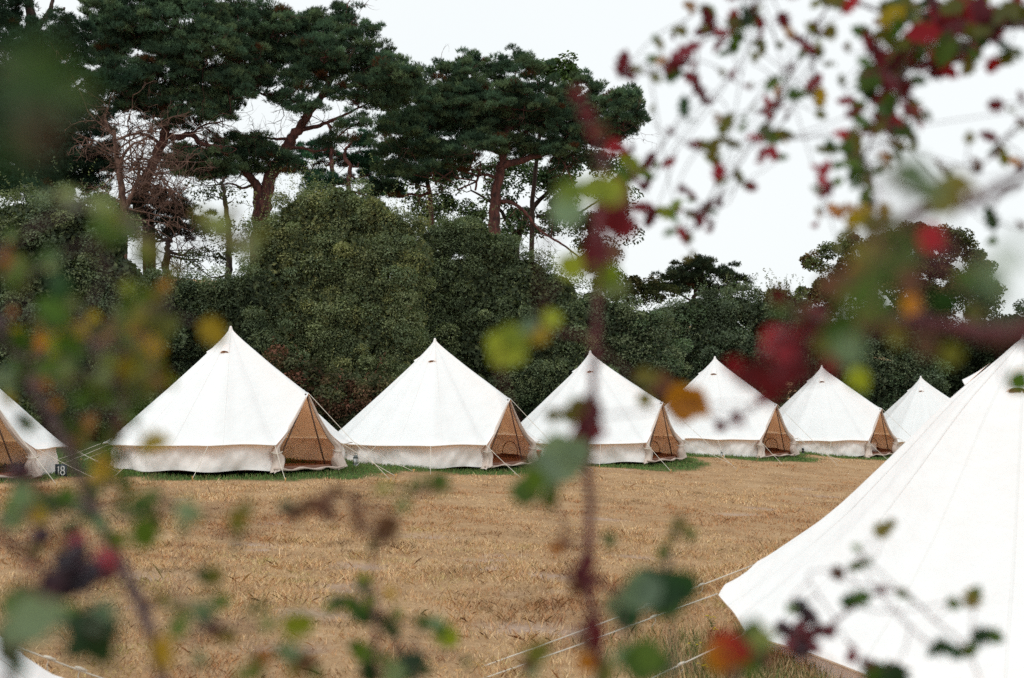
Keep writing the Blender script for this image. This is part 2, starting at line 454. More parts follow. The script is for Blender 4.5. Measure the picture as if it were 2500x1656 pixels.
def make_tent(sp, label, group):
    ax, ay, s_, ang, seed, key = sp
    R_ = random.Random(seed * 7 + 1)
    x0, y0, z0 = tent_place(sp)
    tdir = math.atan2(-y0, -x0)
    rz = tdir + math.radians(ang)
    root = empty('bell_tent', (x0, y0, z0), rz)
    tag(root, label, 'tent', group)
    ph = [R_.uniform(0, 6.28) for _ in range(12)]
    big = key in 'HI'
    # eave curve
    ga = sorted([math.radians(g % 360) for g in GUY])
    def eave(phi):
        p = phi % (2 * PI)
        if p < ga[0]: q = 1.0
        elif p > ga[-1]: q = 1.0
        else:
            for a, b in zip(ga[:-1], ga[1:]):
                if a <= p <= b:
                    t = (p - a) / (b - a); q = abs(2 * t - 1) ** 1.7; break
        r = (2.60 + .17 * q) if key != 'H' else (2.66 + .11 * q)
        z = .565 - .03 * q - .018 * (1 - q) * (1 + math.sin(3 * phi + ph[0]))
        if p < math.radians(30) or p > math.radians(330):
            w = (30 - min(math.degrees(p), 360 - math.degrees(p))) / 8
            w = max(0, min(1, w)); r = r * (1 - w) + 2.62 * w
        return r, z
    cols_ = []
    a0 = math.atan2(DOORW, 2.42)
    n1 = 132
    for k in range(n1 + 1):
        p = a0 + (2 * PI - 2 * a0) * k / n1
        r, z = eave(p)
        cols_.append((np.array([r * math.cos(p), r * math.sin(p), z]), p, 0))
    E1 = cols_[-1][0]; E0 = cols_[0][0]
    for k in range(1, 12):
        t = k / 12; q = E1 + (PEAK - E1) * t; q = q + np.array([-.05, .05, -.10]) * math.sin(PI * t)
        cols_.append((q, -a0 * (1 - t), 1))
    cols_.append((PEAK.copy(), 0.0, 1))
    for k in range(1, 12):
        t = k / 12; q = PEAK + (E0 - PEAK) * t; q = q + np.array([-.05, -.05, -.10]) * math.sin(PI * t)
        cols_.append((q, a0 * t, 1))
    nc = len(cols_)
    A = np.array([0, 0, H_T])
    seg = 3
    T = []
    for i in range(len(PROF) - 1):
        for j in range(seg): T.append(PROF[i] + (PROF[i + 1] - PROF[i]) * j / seg)
    T.append(PROF[-1]); T = T[1:]
    sagk = R_.uniform(.6, 1.5)
    T = [np.array([fr, fr + (fz - fr) * sagk]) for fr, fz in T]
    if key == 'H':
        PH = np.array([(0, 0), (.05, .06), (.2, .20), (.26, .265), (.41, .462), (.58, .668), (.72, .80), (.84, .888), (.93, .952), (1, 1)])
        T = [np.array([fr, .5 * np.interp(fr, PH[:, 0], PH[:, 1]) + .25 * np.interp(fr - .04, PH[:, 0], PH[:, 1]) + .25 * np.interp(fr + .04, PH[:, 0], PH[:, 1])]) for fr, fz in T]
        T = [np.array([fr, .3 * fr + .7 * fz]) for fr, fz in T]
        T[-1] = np.array([1.0, 1.0])
    V = [A]
    for (fr, fz) in T:
        for (B, p, dr) in cols_:
            bigk = 1.9 if big else 1.0
            q = np.array([B[0] * fr, B[1] * fr, H_T + (B[2] - H_T) * fz])
            # slack ripples of the cloth, growing towards the eave
            amp = fr ** 1.5
            dn = (.010 * math.sin(12.857 * p + ph[1]) + .007 * math.sin(29 * p + 3 * fr + ph[2]) + .005 * math.sin(41 * p - 7 * fr + ph[3])) * amp * bigk
            dn += .016 * math.sin(2.2 * PI * fr + 2 * p + ph[4]) * fr * (1 - fr)
            nrm = np.array([math.cos(p) * .68, math.sin(p) * .68, .73])
            if fr < .999 and not (dr and fr > .95): q = q + nrm * dn
            V.append(q)
    Fs = [(0, 1 + (k + 1) % nc, 1 + k)[::-1] for k in range(nc)]
    for i in range(len(T) - 1):
        for k in range(nc):
            k2 = (k + 1) % nc
            Fs.append((1 + i * nc + k, 1 + (i + 1) * nc + k, 1 + (i + 1) * nc + k2, 1 + i * nc + k2))
    mesh_obj('roof', np.array(V), Fs, M['roof'], root, None, True)
    V = np.array(V)
    # seams: doubled cloth along the panel joints
    mb = MB()
    for si in range(14):
        p = a0 + (2 * PI - 2 * a0) * si / 13
        ci = min(int(round((p - a0) / (2 * PI - 2 * a0) * n1)), n1)
        for sd in (0,):
            P = []
            for i in range(2, len(T)):
                c_ = V[1 + i * nc + ci]
                tang = np.array([-math.sin(p), math.cos(p), 0])
                nrm = np.array([math.cos(p) * .68, math.sin(p) * .68, .73])
                w = .014 if big else .006
                P += [c_ - tang * w + nrm * .0005, c_ - tang * w * .7 + nrm * .003, c_ + tang * w * .7 + nrm * .003, c_ + tang * w + nrm * .0005]
            L = len(P) // 4
            Q = [(i * 4 + j, i * 4 + j + 1, (i + 1) * 4 + j + 1, (i + 1) * 4 + j) for i in range(L - 1) for j in range(3)]
            mb.add(P, Q)
    mb.obj('roof_seam', M['seam'], root)
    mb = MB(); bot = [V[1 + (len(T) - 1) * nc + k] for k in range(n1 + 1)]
    mb.tube([b * np.array([.996, .996, 1]) - np.array([0, 0, .014]) for b in bot], .009, 5)  # thin tan strip added as the shade line under the eave
    mb.obj('eave_shade_strip', M['eave_shade'], root)
    # cap at the apex
    mb = MB(); mb.lathe([(.0, H_T + .035), (.02, H_T + .03), (.03, H_T), (.05, H_T - .07), (.085, H_T - .13)], 14)
    mb.obj('apex_cap', M['roof'], root)
    # vents with little hoods
    for va in (-58, -148, 122):
        p = math.radians(va)
        rad = np.array([math.cos(p), math.sin(p), 0]); tan = np.array([-math.sin(p), math.cos(p), 0])
        nrm = np.array([math.cos(p) * .68, math.sin(p) * .68, .73]); dn = rad * .70 - np.array([0, 0, .72])
        def rp(fr):
            TT = np.array([(0, 0)] + [tuple(q_) for q_ in T]); fz = np.interp(fr, TT[:, 0], TT[:, 1]); r, z = eave(p % (2 * PI))
            return np.array([r * fr * math.cos(p), r * fr * math.sin(p), H_T + (z - H_T) * fz])
        c_ = rp(.185)
        hV = []; hF = []
        for j in range(9):
            v = j / 8
            for i in range(13):
                u = i / 12 * 2 - 1
                top = c_ - dn * .26; w = .05 + .055 * v
                lift = .004 + .055 * v ** 1.5 * max(0, 1 - u * u) ** .8
                hV.append(top + dn * (.28 * v) + tan * (u * w) + nrm * lift)
        for j in range(8):
            for i in range(12): hF.append((j * 13 + i, (j + 1) * 13 + i, (j + 1) * 13 + i + 1, j * 13 + i + 1))
        ho = mesh_obj('vent_hood', np.array(hV), hF, M['roof'], root, None, True)
        mv = MB(); pts = [c_ + nrm * .006 + dn * .03]
        for i in range(13):
            t = PI * i / 12; pts.append(c_ + dn * (.035 - .075 * math.sin(t)) + tan * (.08 * math.cos(t)) + nrm * .009)
        mv.add(pts, [(0, i, i + 1) for i in range(1, 13)])
        mv.obj('vent_mesh', M['inner'], ho)
    # wall
    def wall_side(name):
        V = []; Fs = []; n = 330; rows = 9
        for k in range(n + 1):
            p = a0 * .98 + (2 * PI - 1.96 * a0) * k / n
            gp = min(abs(((p - g + PI) % (2 * PI)) - PI) for g in ga)
            for j in range(rows):
                v = j / (rows - 1)      # 0 top
                z = .60 * (1 - v) + (.012 + .02 * (1 + math.sin(7 * p + ph[9])) * 0) * v
                r = 2.47 + .05 * v
                f = math.sin(PI * min(1, v * 1.0)) * .6 + .4 * v
                r += f * (.045 * math.sin(9 * p + 3.2 * v + ph[5]) + .032 * math.sin(21 * p - 5 * v + ph[6]) * math.sin(5 * p + ph[1]) + .022 * math.sin(47 * p + 7 * v + ph[7]) * math.sin(3 * p + ph[2]) + .010 * math.sin(90 * p - 6 * v + ph[8]))
                r += .06 * math.exp(-(gp / .05) ** 2) * (1 - v) * .5
                r += .05 * v ** 3 * math.sin(13 * p + ph[10])
                z += .02 * v * math.sin(11 * p + ph[11]) * (v > .9)
                V.append((r * math.cos(p), r * math.sin(p), max(z, -.02)))
        for k in range(n):
            for j in range(rows - 1):
                Fs.append((k * rows + j, k * rows + j + 1, (k + 1) * rows + j + 1, (k + 1) * rows + j))
        return mesh_obj(name, np.array(V), Fs, M['wall'], root, None, True)
    wall = wall_side('wall')
    # arched windows in the wall, outlined with piping
    for wa in ((74, -74, 180) if key not in 'AB' else (-74, 180)):
        mb = MB(); p0 = math.radians(wa)
        P = []
        for i in range(25):
            t = PI * i / 24; u = .33 * math.cos(t) ; zz = .10 + .34 * math.sin(t) ** .75
            p = p0 + u / 2.42; P.append((2.40 * math.cos(p), 2.40 * math.sin(p), zz))
        mb.tube(P, .011, 5)
        P2 = [(2.40 * math.cos(p0 + u / 2.42), 2.40 * math.sin(p0 + u / 2.42), .10) for u in np.linspace(-.4, .4, 8)]
        mb.tube(P2, .02, 6)
        mb.obj('window', M['piping'], wall)
    # ground sheet
    mb = MB(); n = 48
    P = [(2.44 * math.cos(2 * PI * k / n), 2.44 * math.sin(2 * PI * k / n), .018) for k in range(n)]
    mb.add([(0, 0, .02)] + P, [(0, 1 + k, 1 + (k + 1) % n) for k in range(n)])
    mb.lathe([(2.40, .02), (2.43, .06 + .03), (2.435, .09), (2.44, .02)], 64)
    gs = mb.obj('groundsheet', M['floor'], root)
    mb = MB(); P = []
    for i in range(21):
        y = -1.08 + 2.16 * i / 20
        P.append((2.42 + .20 * math.cos(y * 1.2) + .03 * math.sin(7 * y + ph[3]), y, .03 + .018 * math.sin(9 * y + ph[2])))
    mb.tube(P, [.025 + .01 * math.sin(i * 1.3) for i in range(21)], 7)
    mb.obj('threshold', M['lip'], gs)
    # door flaps gathered along both sides of the opening and tied back
    for sd in (-1, 1):
        Ec = E0 if sd == 1 else E1
        key_ = [PEAK + np.array([-.03, sd * .03, -.06]), PEAK * .62 + Ec * .38 + np.array([-.06, -sd * .01, -.13]),
                PEAK * .25 + Ec * .75 + np.array([-.07, -sd * .04, -.12]), Ec + np.array([-.04, -sd * .05, -.08]),
                Ec + np.array([-.03, -sd * .10, -.30]), np.array([Ec[0] + .0, Ec[1] - sd * .02, .02])]
        C = curve_pts(key_, 9); m = len(C)
        rr = np.interp(np.linspace(0, 1, m), [0, .2, .5, .62, .70, .85, 1], [.02, .045, .075, .085, .10, .13, .16])
        n = 18; Vv = []
        for i in range(m):
            for k in range(n):
                t = 2 * PI * k / n
                q = rr[i] * (1 + .28 * math.sin(5 * t + i * .15 + ph[k % 3]) + .15 * math.sin(9 * t - i * .3))
                Vv.append(C[i] + np.array([math.cos(t) * q * .75, math.sin(t) * q * .8, math.sin(t) * q * .35]))
        Ff = [(i * n + k, i * n + (k + 1) % n, (i + 1) * n + (k + 1) % n, (i + 1) * n + k) for i in range(m - 1) for k in range(n)]
        fl = mesh_obj('door_flap', np.array(Vv), Ff, M['flap'], root, None, True)
        mb = MB(); cc = C[int(m * .66)]
        mb.tube([cc + np.array([.12 * math.cos(t), .12 * math.sin(t), .02 * math.sin(2 * t)]) for t in np.linspace(0, 2 * PI, 15)], .010, 5)
        mb.obj('tie', M['rope'], fl)
    # poles
    mb = MB()
    for sd in (-1, 1): mb.tube([PEAK + np.array([-.06, 0, -.04]), (2.36 if sd < 0 else 2.28, -.95 if sd < 0 else .66, .02)], .017, 8)
    mb.tube([PEAK + np.array([-.06, -.04, -.03]), PEAK + np.array([-.06, .04, -.03])], .02, 8)
    mb.obj('door_frame', M['pole'], root)
    mb = MB(); mb.tube([(0, 0, .02), (0, 0, H_T - .02)], .02, 8); mb.obj('centre_pole', M['pole'], root)
    # guy ropes and pegs
    def rope(P, r):
        mb = MB(); C = curve_pts(P, 5); mb.tube(C, r, 5); return mb.obj('guy_rope', M['rope'], root)
    iz = lambda X, Yy: float(ground_z(x0 + X * math.cos(rz) - Yy * math.sin(rz), y0 + X * math.sin(rz) + Yy * math.cos(rz)) - z0)
    rr_ = .0062 if not big else .006
    for g in GUY:
        p = math.radians(g); r, z = eave(p)
        a = np.array([r * math.cos(p), r * math.sin(p), z])
        if abs(g) == 24: a = np.array([2.40, math.copysign(DOORW + .02, g), .55])
        q = p + math.radians(R_.uniform(-4, 4)); L = R_.uniform(3.75, 4.2)
        e = np.array([L * math.cos(q), L * math.sin(q), 0]); e[2] = iz(e[0], e[1]) + .03
        if key == 'H' and g in (136, 108, 164):
            t_ = math.radians(-24 - ang + R_.uniform(-2, 2)); e = np.array([a[0] + 4.4 * math.cos(t_), a[1] + 4.4 * math.sin(t_), 0]); q = t_; e[2] = iz(e[0], e[1]) + .12
        ro = rope([a, (a + e) / 2 + np.array([0, 0, -.015]), e], rr_)
        if big:
            d = (e - a) / np.linalg.norm(e - a)
            for tt in (.22, .42):
                mb = MB()
                k_ = a + (e - a) * tt
                mb.tube([k_ - d * .04, k_, k_ + d * .05], [.008, .014, .008], 7)
                mb.tube([k_, k_ + np.array([.02, 0, -.05]), k_ + np.array([-.01, .02, -.10])], .004, 5)
                mb.obj('slider', M['rope'], ro)
        mb = MB(); out_ = np.array([math.cos(q), math.sin(q), 0])
        mb.tube([e + np.array([0, 0, .05]) + out_ * .02, e + np.array([0, 0, -.06]) - out_ * .03], [.011, .007], 6)
        mb.tube([e + np.array([0, 0, .045]) + out_ * .03, e + np.array([0, 0, .04]) - out_ * .03], .009, 6)
        mb.obj('peg', M['peg'], ro)
    e = np.array([4.6, .1, 0]); e[2] = iz(4.6, .1) + .02
    ro = rope([PEAK + np.array([0, 0, -.01]), (PEAK + e) / 2 + np.array([0, 0, -.02]), e], rr_)
    mb = MB(); mb.tube([e + np.array([.02, 0, .05]), e - np.array([.03, 0, .06])], [.011, .007], 6); mb.obj('peg', M['peg'], ro)
    if key == 'H':
        import mathutils
        R0 = mathutils.Matrix.Rotation(math.radians(6.5), 3, 'X') @ mathutils.Matrix.Rotation(rz, 3, 'Z')
        root.rotation_euler = R0.to_euler()
    elif key != 'I':
        root.rotation_euler = (math.radians(R_.uniform(-.9, .9)), math.radians(R_.uniform(-.9, .9)), rz)
    return root

tl = {
    'A': 'white bell tent cut off at the left edge, its open doorway beside the number board',
    'B': 'largest whole white bell tent with a wide open door and a pale groundsheet lip',
    'C': 'white bell tent whose arched window shows through the doorway beside the red bucket',
    'D': 'white bell tent half hidden behind the dark red bramble stem',
    'E': 'white bell tent with an orange leaf hanging in front of its left slope',
    'F': 'white bell tent with a white cushion just inside its open door',
    'G': 'smallest bell tent at the far end of the row, half hidden by the near tent',
    'H': 'very large near bell tent filling the lower right with guy lines running left',
    'I': 'near bell tent showing only a white corner of roof at bottom left',
}
TROOT = {}
for sp in tents_spec:
    TROOT[sp[5]] = make_tent(sp, tl[sp[5]], 'white canvas bell tents on the field')

# ------------------------------------------------------------------ vegetation behind the tents
def unit(n):
    v = rng.normal(size=(n, 3)); return v / np.linalg.norm(v, axis=1)[:, None]

def leaf_quads(C, Nn, size, aspect=.5):
    n = len(C)
    d = unit(n); d -= (d * Nn).sum(1)[:, None] * Nn; d /= np.linalg.norm(d, axis=1)[:, None] + 1e-9
    s = np.cross(Nn, d)
    L = size[:, None]; W = L * aspect
    b = C - d * L * .5; t = C + d * L * .5 - Nn * L * .12
    l = C - s * W * .5 + Nn * L * .06; r = C + s * W * .5 + Nn * L * .06
    V = np.stack([b, l, t, r], 1).reshape(-1, 3)
    Fs = np.arange(n * 4).reshape(-1, 4)
    return V, Fs

def blob_world(blobs, Z, depth_ratio=1.0, rz=None):
    out = []
    for b in blobs:
        x, y, rx, ry = b[:4]; dz = b[4] if len(b) > 4 else 0
        Y = Z + dz
        c = atd(x, y, Y); m = Y / 3287.0
        ax, az = rx * m, ry * m
        out.append((c, np.array([ax, max(ax, az) * depth_ratio if rz is None else rz, az])))
    return out

def clumps(W, cr, dens, shell=(.72, 1.02), zmin=-.75, back=.45, skip_in=True):
    cs = []
    for c, a in W:
        area = 4 * PI * ((a[0] * a[1]) ** 1.6 / 3 + (a[0] * a[2]) ** 1.6 / 3 + (a[1] * a[2]) ** 1.6 / 3) ** (1 / 1.6)
        n = max(4, int(area / (cr * cr) * dens))
        u = unit(n); u = u[(u[:, 1] < back) & (u[:, 2] > zmin)]
        p = c + u * a * rng.uniform(shell[0], shell[1], len(u))[:, None]
        cs.append(p)
    P = np.concatenate(cs)
    if skip_in:
        keep = np.ones(len(P), bool)
        for c, a in W:
            keep &= (((P - c) / (a * .70 + 1e-6)) ** 2).sum(1) > 1
        P = P[keep]
    return P

def pick(pal, n, var=.3):
    pal = np.array(pal); w = None
    c = pal[rng.integers(0, len(pal), n)]
    return c * rng.uniform(1 - var, 1 + var, n)[:, None]

def connect(mb, P, skel, r0=.02, r1=.006, sag=.1, n=5, wig=.12, maxlen=99):
    """branches from the nearest skeleton point (S, radius) to each P"""
    S0 = np.array([s for s, r in skel]); P = np.asarray(P)
    order = np.array([np.linalg.norm(S0 - p, axis=1).min() for p in P]).argsort() if len(P) else []
    skel = list(skel); S = S0; new = []
    for j_, p in enumerate(P[order] if len(P) else []):
        if j_ % 12 == 0 and new:
            skel += new; S = np.concatenate([S, np.array([q for q, r in new])]); new = []
        d = S - p
        dist = np.linalg.norm(d, axis=1) + np.maximum(0, S[:, 2] - p[2] + .1) * 1.5
        i = int(dist.argmin()); L = np.linalg.norm(S[i] - p)
        if L < .05 or L > maxlen: continue
        a = S[i]; k = 4
        pts = [a + (p - a) * t + rng.normal(0, wig * L * .35, 3) * math.sin(PI * t) + np.array([0, 0, -sag * L * math.sin(PI * t)]) for t in np.linspace(0, 1, k + 1)]
        ra = min(skel[i][1] * .7, r0 * (1 + L * .35))
        mb.tube(pts, np.linspace(ra, r1, k + 1), n, cap=False)
        new += [(pts[i_], ra + (r1 - ra) * i_ / k) for i_ in (2, 3)]

def skeleton(mb, limbs, n=6, sides=8, wob=.06):
    """limbs: list of (points, r0, r1); returns sampled skeleton nodes"""
    sk = []
    for pts, r0, r1 in limbs:
        C = curve_pts(pts, n) if len(pts) > 2 else np.array([np.array(pts[0]) + (np.array(pts[1]) - np.array(pts[0])) * t for t in np.linspace(0, 1, n)])
        C = C + rng.normal(0, r1 * .35, C.shape)
        R = np.linspace(r0, r1, len(C))
        mb.tube(C, R, sides, wob=wob)
        sk += list(zip(C, R))
    return sk

PERK = 1.25
def leafy(name, label, cat, blobs, Z, pal, leaf=.07, per=260, cr=.45, dens=.55, group=None, stems=40, core=True, trunk=None,
          limb=None, bark='dbark', sparse=1.0, aspect=.5, depth_ratio=.8, upright=0.0, tw=.10, base=None):
    W = blob_world(blobs, Z, depth_ratio)
    W1 = list(W)
    for c_, a in W:
        for _ in range(4):
            f = rng.uniform(.28, .55); u_ = unit(1)[0]; u_[1] = -abs(u_[1]) * .6; u_[2] = abs(u_[2]) if rng.uniform() < .75 else u_[2]
            W1.append((c_ + u_ * a * .85, a * f * np.array([1, 1, rng.uniform(.8, 1.5)])))
    P = clumps(W1, cr, dens * .8, (.62, 1.12))
    hole = np.sin(P[:, 0] * 2.3 + 1.1 * P[:, 2]) + np.sin(P[:, 2] * 2.9 - P[:, 0] * 1.2 + 2) + np.sin(P[:, 0] * 5.1 + P[:, 2] * 4.3)
    P = P[hole > -1.55]
    P = P + rng.normal(0, .12, P.shape)
    if sparse < 1: P = P[rng.uniform(0, 1, len(P)) < sparse]
    nC = len(P)
    cx = np.mean([c for c, a in W], axis=0)
    bz = float(ground_z(cx[0], Z))
    root = empty(name, (cx[0], Z, bz)); tag(root, label, cat, group)
    off = np.array([cx[0], Z, bz])
    # leaf positions
    per = per * PERK
    k = rng.integers(0, nC, int(nC * per))
    u = unit(len(k)); u[:, 2] = np.abs(u[:, 2]) * np.where(rng.uniform(0, 1, len(k)) < .7, 1, -1)
    crs = cr * rng.uniform(.55, 1.25, nC)[k]
    sq = np.array([1, 1, .8])
    pos = P[k] + u * sq * (crs * rng.uniform(.35, 1.0, len(k)) ** .6)[:, None]
    nv = u * .5 + unit(len(k)) * .8 + np.array([0, -.1, .6]); nv /= np.linalg.norm(nv, axis=1)[:, None]
    sz = leaf * 1.2 * rng.uniform(.6, 1.35, len(k))
    cl_c = pick(pal, nC, .38)                # each clump has its own leaf colour
    c = cl_c[k] * .75 + pick(pal, len(k), .35) * .25
    c *= 1.22 * rng.uniform(.6, 1.45, len(k))[:, None]
    Vs, Fq = leaf_quads(pos, nv, sz, aspect)
    Call = np.repeat(c, 4, 0)
    if core:
        vol = sum(a[0] * a[1] * a[2] for _, a in W)
        nn = 0; VV = [Vs]; FF = [Fq]; CC = [Call]; base_i = len(Vs)
        for c_, a in W:
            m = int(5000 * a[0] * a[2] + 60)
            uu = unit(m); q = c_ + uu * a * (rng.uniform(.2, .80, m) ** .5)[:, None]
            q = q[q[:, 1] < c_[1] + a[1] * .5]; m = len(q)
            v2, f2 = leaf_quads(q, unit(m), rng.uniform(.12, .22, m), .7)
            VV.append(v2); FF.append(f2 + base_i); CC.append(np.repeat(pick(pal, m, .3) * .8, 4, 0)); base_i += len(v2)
        Vs, Fq, Call = np.concatenate(VV), np.concatenate(FF), np.concatenate(CC)
    # twig ends poking out of the crown
    if upright > 0:
        m = int(nC * upright * 2.2)
        kk = rng.integers(0, nC, m); b = P[kk] + rng.normal(0, cr * .6, (m, 3))
        d = rng.normal(0, .35, (m, 3)) + np.array([0, 0, 1.0]); d /= np.linalg.norm(d, axis=1)[:, None]
        L = rng.uniform(.4, 1.25, m)
        j = 18
        t = rng.uniform(.1, 1, (m, j))
        q = (b[:, None, :] + d[:, None, :] * (t * L[:, None])[:, :, None] + rng.normal(0, .03, (m, j, 3))).reshape(-1, 3)
        nv = unit(len(q)) + np.array([0, 0, .4]); nv /= np.linalg.norm(nv, axis=1)[:, None]
        v2, f2 = leaf_quads(q, nv, leaf * 1.15 * rng.uniform(.6, 1.2, len(q)), aspect * .8)
        c2 = np.repeat(np.repeat(pick(pal, m, .3) * 1.25, j, 0), 4, 0)
        Fq = np.concatenate([Fq, f2 + len(Vs)]); Vs = np.concatenate([Vs, v2]); Call = np.concatenate([Call, c2])
    mesh_obj('foliage', Vs - off, Fq, M['leaf'], root, np.clip(Call, 0, 1))
    # stems
    mb = MB()
    if limb is None:
        tb = [np.array([cx[0] + rng.normal(0, .4), Z + .3, bz - .2]) for _ in range(3)]
        top = sorted(W, key=lambda w: -w[0][2])[:6]
        limbs = []
        for i, (c_, a) in enumerate(top):
            s = tb[i % 3]; limbs.append(([s, s * .5 + c_ * .5 + rng.normal(0, .2, 3), c_ + np.array([0, 0, a[2] * .3])], tw, .03))
    else:
        limbs = [([atd(x, y, Z + (dz[0] if dz else 0)) for (x, y, *dz) in pts], r0, r1) for pts, r0, r1 in limb]
        limbs[0] = ([np.array([limbs[0][0][0][0], Z, bz - .2])] + list(limbs[0][0]), limbs[0][1], limbs[0][2])
    sk = skeleton(mb, limbs)
    sub = P[rng.permutation(nC)[:stems]]
    connect(mb, sub, sk, .03, .006)
    mb.v = [v - off for v in mb.v]
    mb.obj('trunk' if limb is not None else 'stems', M[bark], root)
    return root

def pine(name, label, blobs, Z, limbs, pal, cr=.27, dens=.44, tufts=48, needles=9, nl=.13, group=None, bark='pbark', bare=0, depth_ratio=.9, conn=1.0, sparse=1.0, size=1.0):
    W = []
    for b in blobs:
        x, y, rx, ry = b[:4]; dz = b[4] if len(b) > 4 else rng.normal(0, .8)
        Y = Z + dz; c = atd(x, y, Y); m = Y / 3287.0
        W.append((c, np.array([rx * m * 1.12, rx * m * depth_ratio, ry * m * 1.28])))
    W0 = list(W)
    for c, a in list(W):
        for _ in range(3):
            f = rng.uniform(.35, .6)
            o_ = np.array([rng.uniform(-1.0, 1.0) * a[0], rng.uniform(-.6, .6) * a[1], rng.uniform(-.7, 1.15) * a[2]])
            W.append((c + o_, np.array([a[0] * f, a[1] * f, a[2] * f * 1.1])))
    P = clumps(W, cr, dens, (.35, 1.05), -.55, .6, False)
    P = P + rng.normal(0, .10, P.shape)
    W = W0
    if sparse < 1: P = P[rng.uniform(0, 1, len(P)) < sparse]
    nC = len(P)
    bx = limbs[0][0][0]; b0 = atd(bx[0], bx[1], Z); bz = float(ground_z(b0[0], Z))
    off = np.array([b0[0], Z, bz])
    root = empty(name, tuple(off)); tag(root, label, 'tree', group)
    n = nC * tufts
    k = np.repeat(np.arange(nC), tufts)
    u = unit(n); low = u[:, 2] < -.25; u[low, 2] *= -.6
    crs = (cr * rng.uniform(.6, 1.3, nC))[k]
    pos = P[k] + u * np.array([1.0, 1.0, .78]) * (crs * rng.uniform(.25, 1, n) ** .55)[:, None]
    td = u * .7 + np.array([0, 0, .75]) + rng.normal(0, .25, (n, 3)); td /= np.linalg.norm(td, axis=1)[:, None]
    cc = pick(pal, nC, .42)[k] * rng.uniform(.7, 1.35, n)[:, None]
    brown = rng.uniform(0, 1, nC)[k] < .02
    cc[brown] = np.array([.10, .045, .02])
    # needles
    D = td[:, None, :] * .9 + rng.normal(0, .55, (n, needles, 3)); D /= np.linalg.norm(D, axis=2)[:, :, None]
    L = nl * rng.uniform(.65, 1.2, (n, needles))[:, :, None]
    S = np.cross(D, rng.normal(size=(n, needles, 3))); S /= np.linalg.norm(S, axis=2)[:, :, None] + 1e-9
    wd = .0085 * size
    base = pos[:, None, :] + td[:, None, :] * rng.uniform(-.04, .05, (n, needles, 1))
    tip = base + D * L
    V = np.stack([base - S * wd, base + S * wd, tip], 2).reshape(-1, 3)
    Fs = np.arange(len(V)).reshape(-1, 3)
    C = np.repeat(cc, needles * 3, 0)
    mesh_obj('crown', V - off, Fs, M['needle'], root, np.clip(C, 0, 1))
    mb = MB()
    LB = []
    for i, (pts, r0, r1) in enumerate(limbs):
        q = [atd(p[0], p[1], Z + (p[2] if len(p) > 2 else 0)) for p in pts]
        if i == 0: q = [np.array([q[0][0], Z, bz - .3])] + q
        LB.append((q, r0, r1))
    sk = skeleton(mb, LB)
    # secondary branches to each pad, then twigs to clumps
    sec = []
    for c, a in W:
        S = np.array([s for s, r in sk]); dist = np.linalg.norm(S - c, axis=1) + np.maximum(0, S[:, 2] - c[2]) * 1.2
        i = int(dist.argmin()); s0 = S[i]; L = np.linalg.norm(s0 - c)
        if L < .2: continue
        pts = [s0 + (c - s0) * t + rng.normal(0, .10 * L, 3) * math.sin(PI * t) + np.array([0, 0, -.10 * L * math.sin(PI * t)]) for t in np.linspace(0, 1, 7)]
        ra = min(sk[i][1] * .75, .03 + .018 * L); R = np.linspace(ra, .018, 7)
        mb.tube(pts, R, 6, wob=.1); sec += list(zip(pts, R))
    sk2 = sk + sec
    sel = P[rng.permutation(nC)[:int(nC * conn)]]
    connect(mb, sel, sk2, .018, .005, sag=.12, n=4, wig=.18)
    if bare:
        S = [s for s in sk2]
        for _ in range(bare):
            i = random.randrange(len(S)); a = np.array(S[i][0]); twig(mb, a, rng.normal(0, 1, 3) + np.array([0, 0, -.1]), random.uniform(.5, 1.5), min(.02, S[i][1] * .6), 2)
    mb.v = [v - off for v in mb.v]
    mb.obj('trunk', M[bark], root)
    return root

def twig(mb, a, d, L, r, lev):
    d = np.asarray(d, float); d /= np.linalg.norm(d) + 1e-9
    pts = [a]; cur = np.array(a)
    for i in range(4):
        d = d + rng.normal(0, .28, 3); d /= np.linalg.norm(d)
        cur = cur + d * L / 4; pts.append(cur.copy())
    mb.tube(pts, np.linspace(r, r * .35, 5), 4, cap=False)
    if lev > 0:
        for i in range(random.randint(2, 4)):
            p = pts[random.randint(1, 4)]
            twig(mb, p, d + rng.normal(0, .75, 3), L * random.uniform(.45, .75), r * .6, lev - 1)

PN = [(.064, .112, .066), (.088, .142, .078), (.048, .084, .052), (.110, .155, .078)]
PNd = [(.030, .060, .038), (.042, .074, .044), (.024, .046, .030)]
DEC = [(.045, .075, .032), (.032, .056, .028), (.060, .088, .036)]
WIL = [(.165, .190, .095), (.140, .160, .085), (.225, .225, .095), (.095, .118, .062), (.120, .155, .090)]
WILd = [(.095, .120, .068), (.070, .092, .055), (.125, .145, .075), (.055, .075, .046)]
HED = [(.105, .130, .082), (.080, .105, .068), (.130, .150, .085), (.078, .115, .062)]
BRM = [(.100, .060, .035), (.065, .075, .040), (.15, .065, .045), (.055, .065, .035), (.08, .08, .038)]

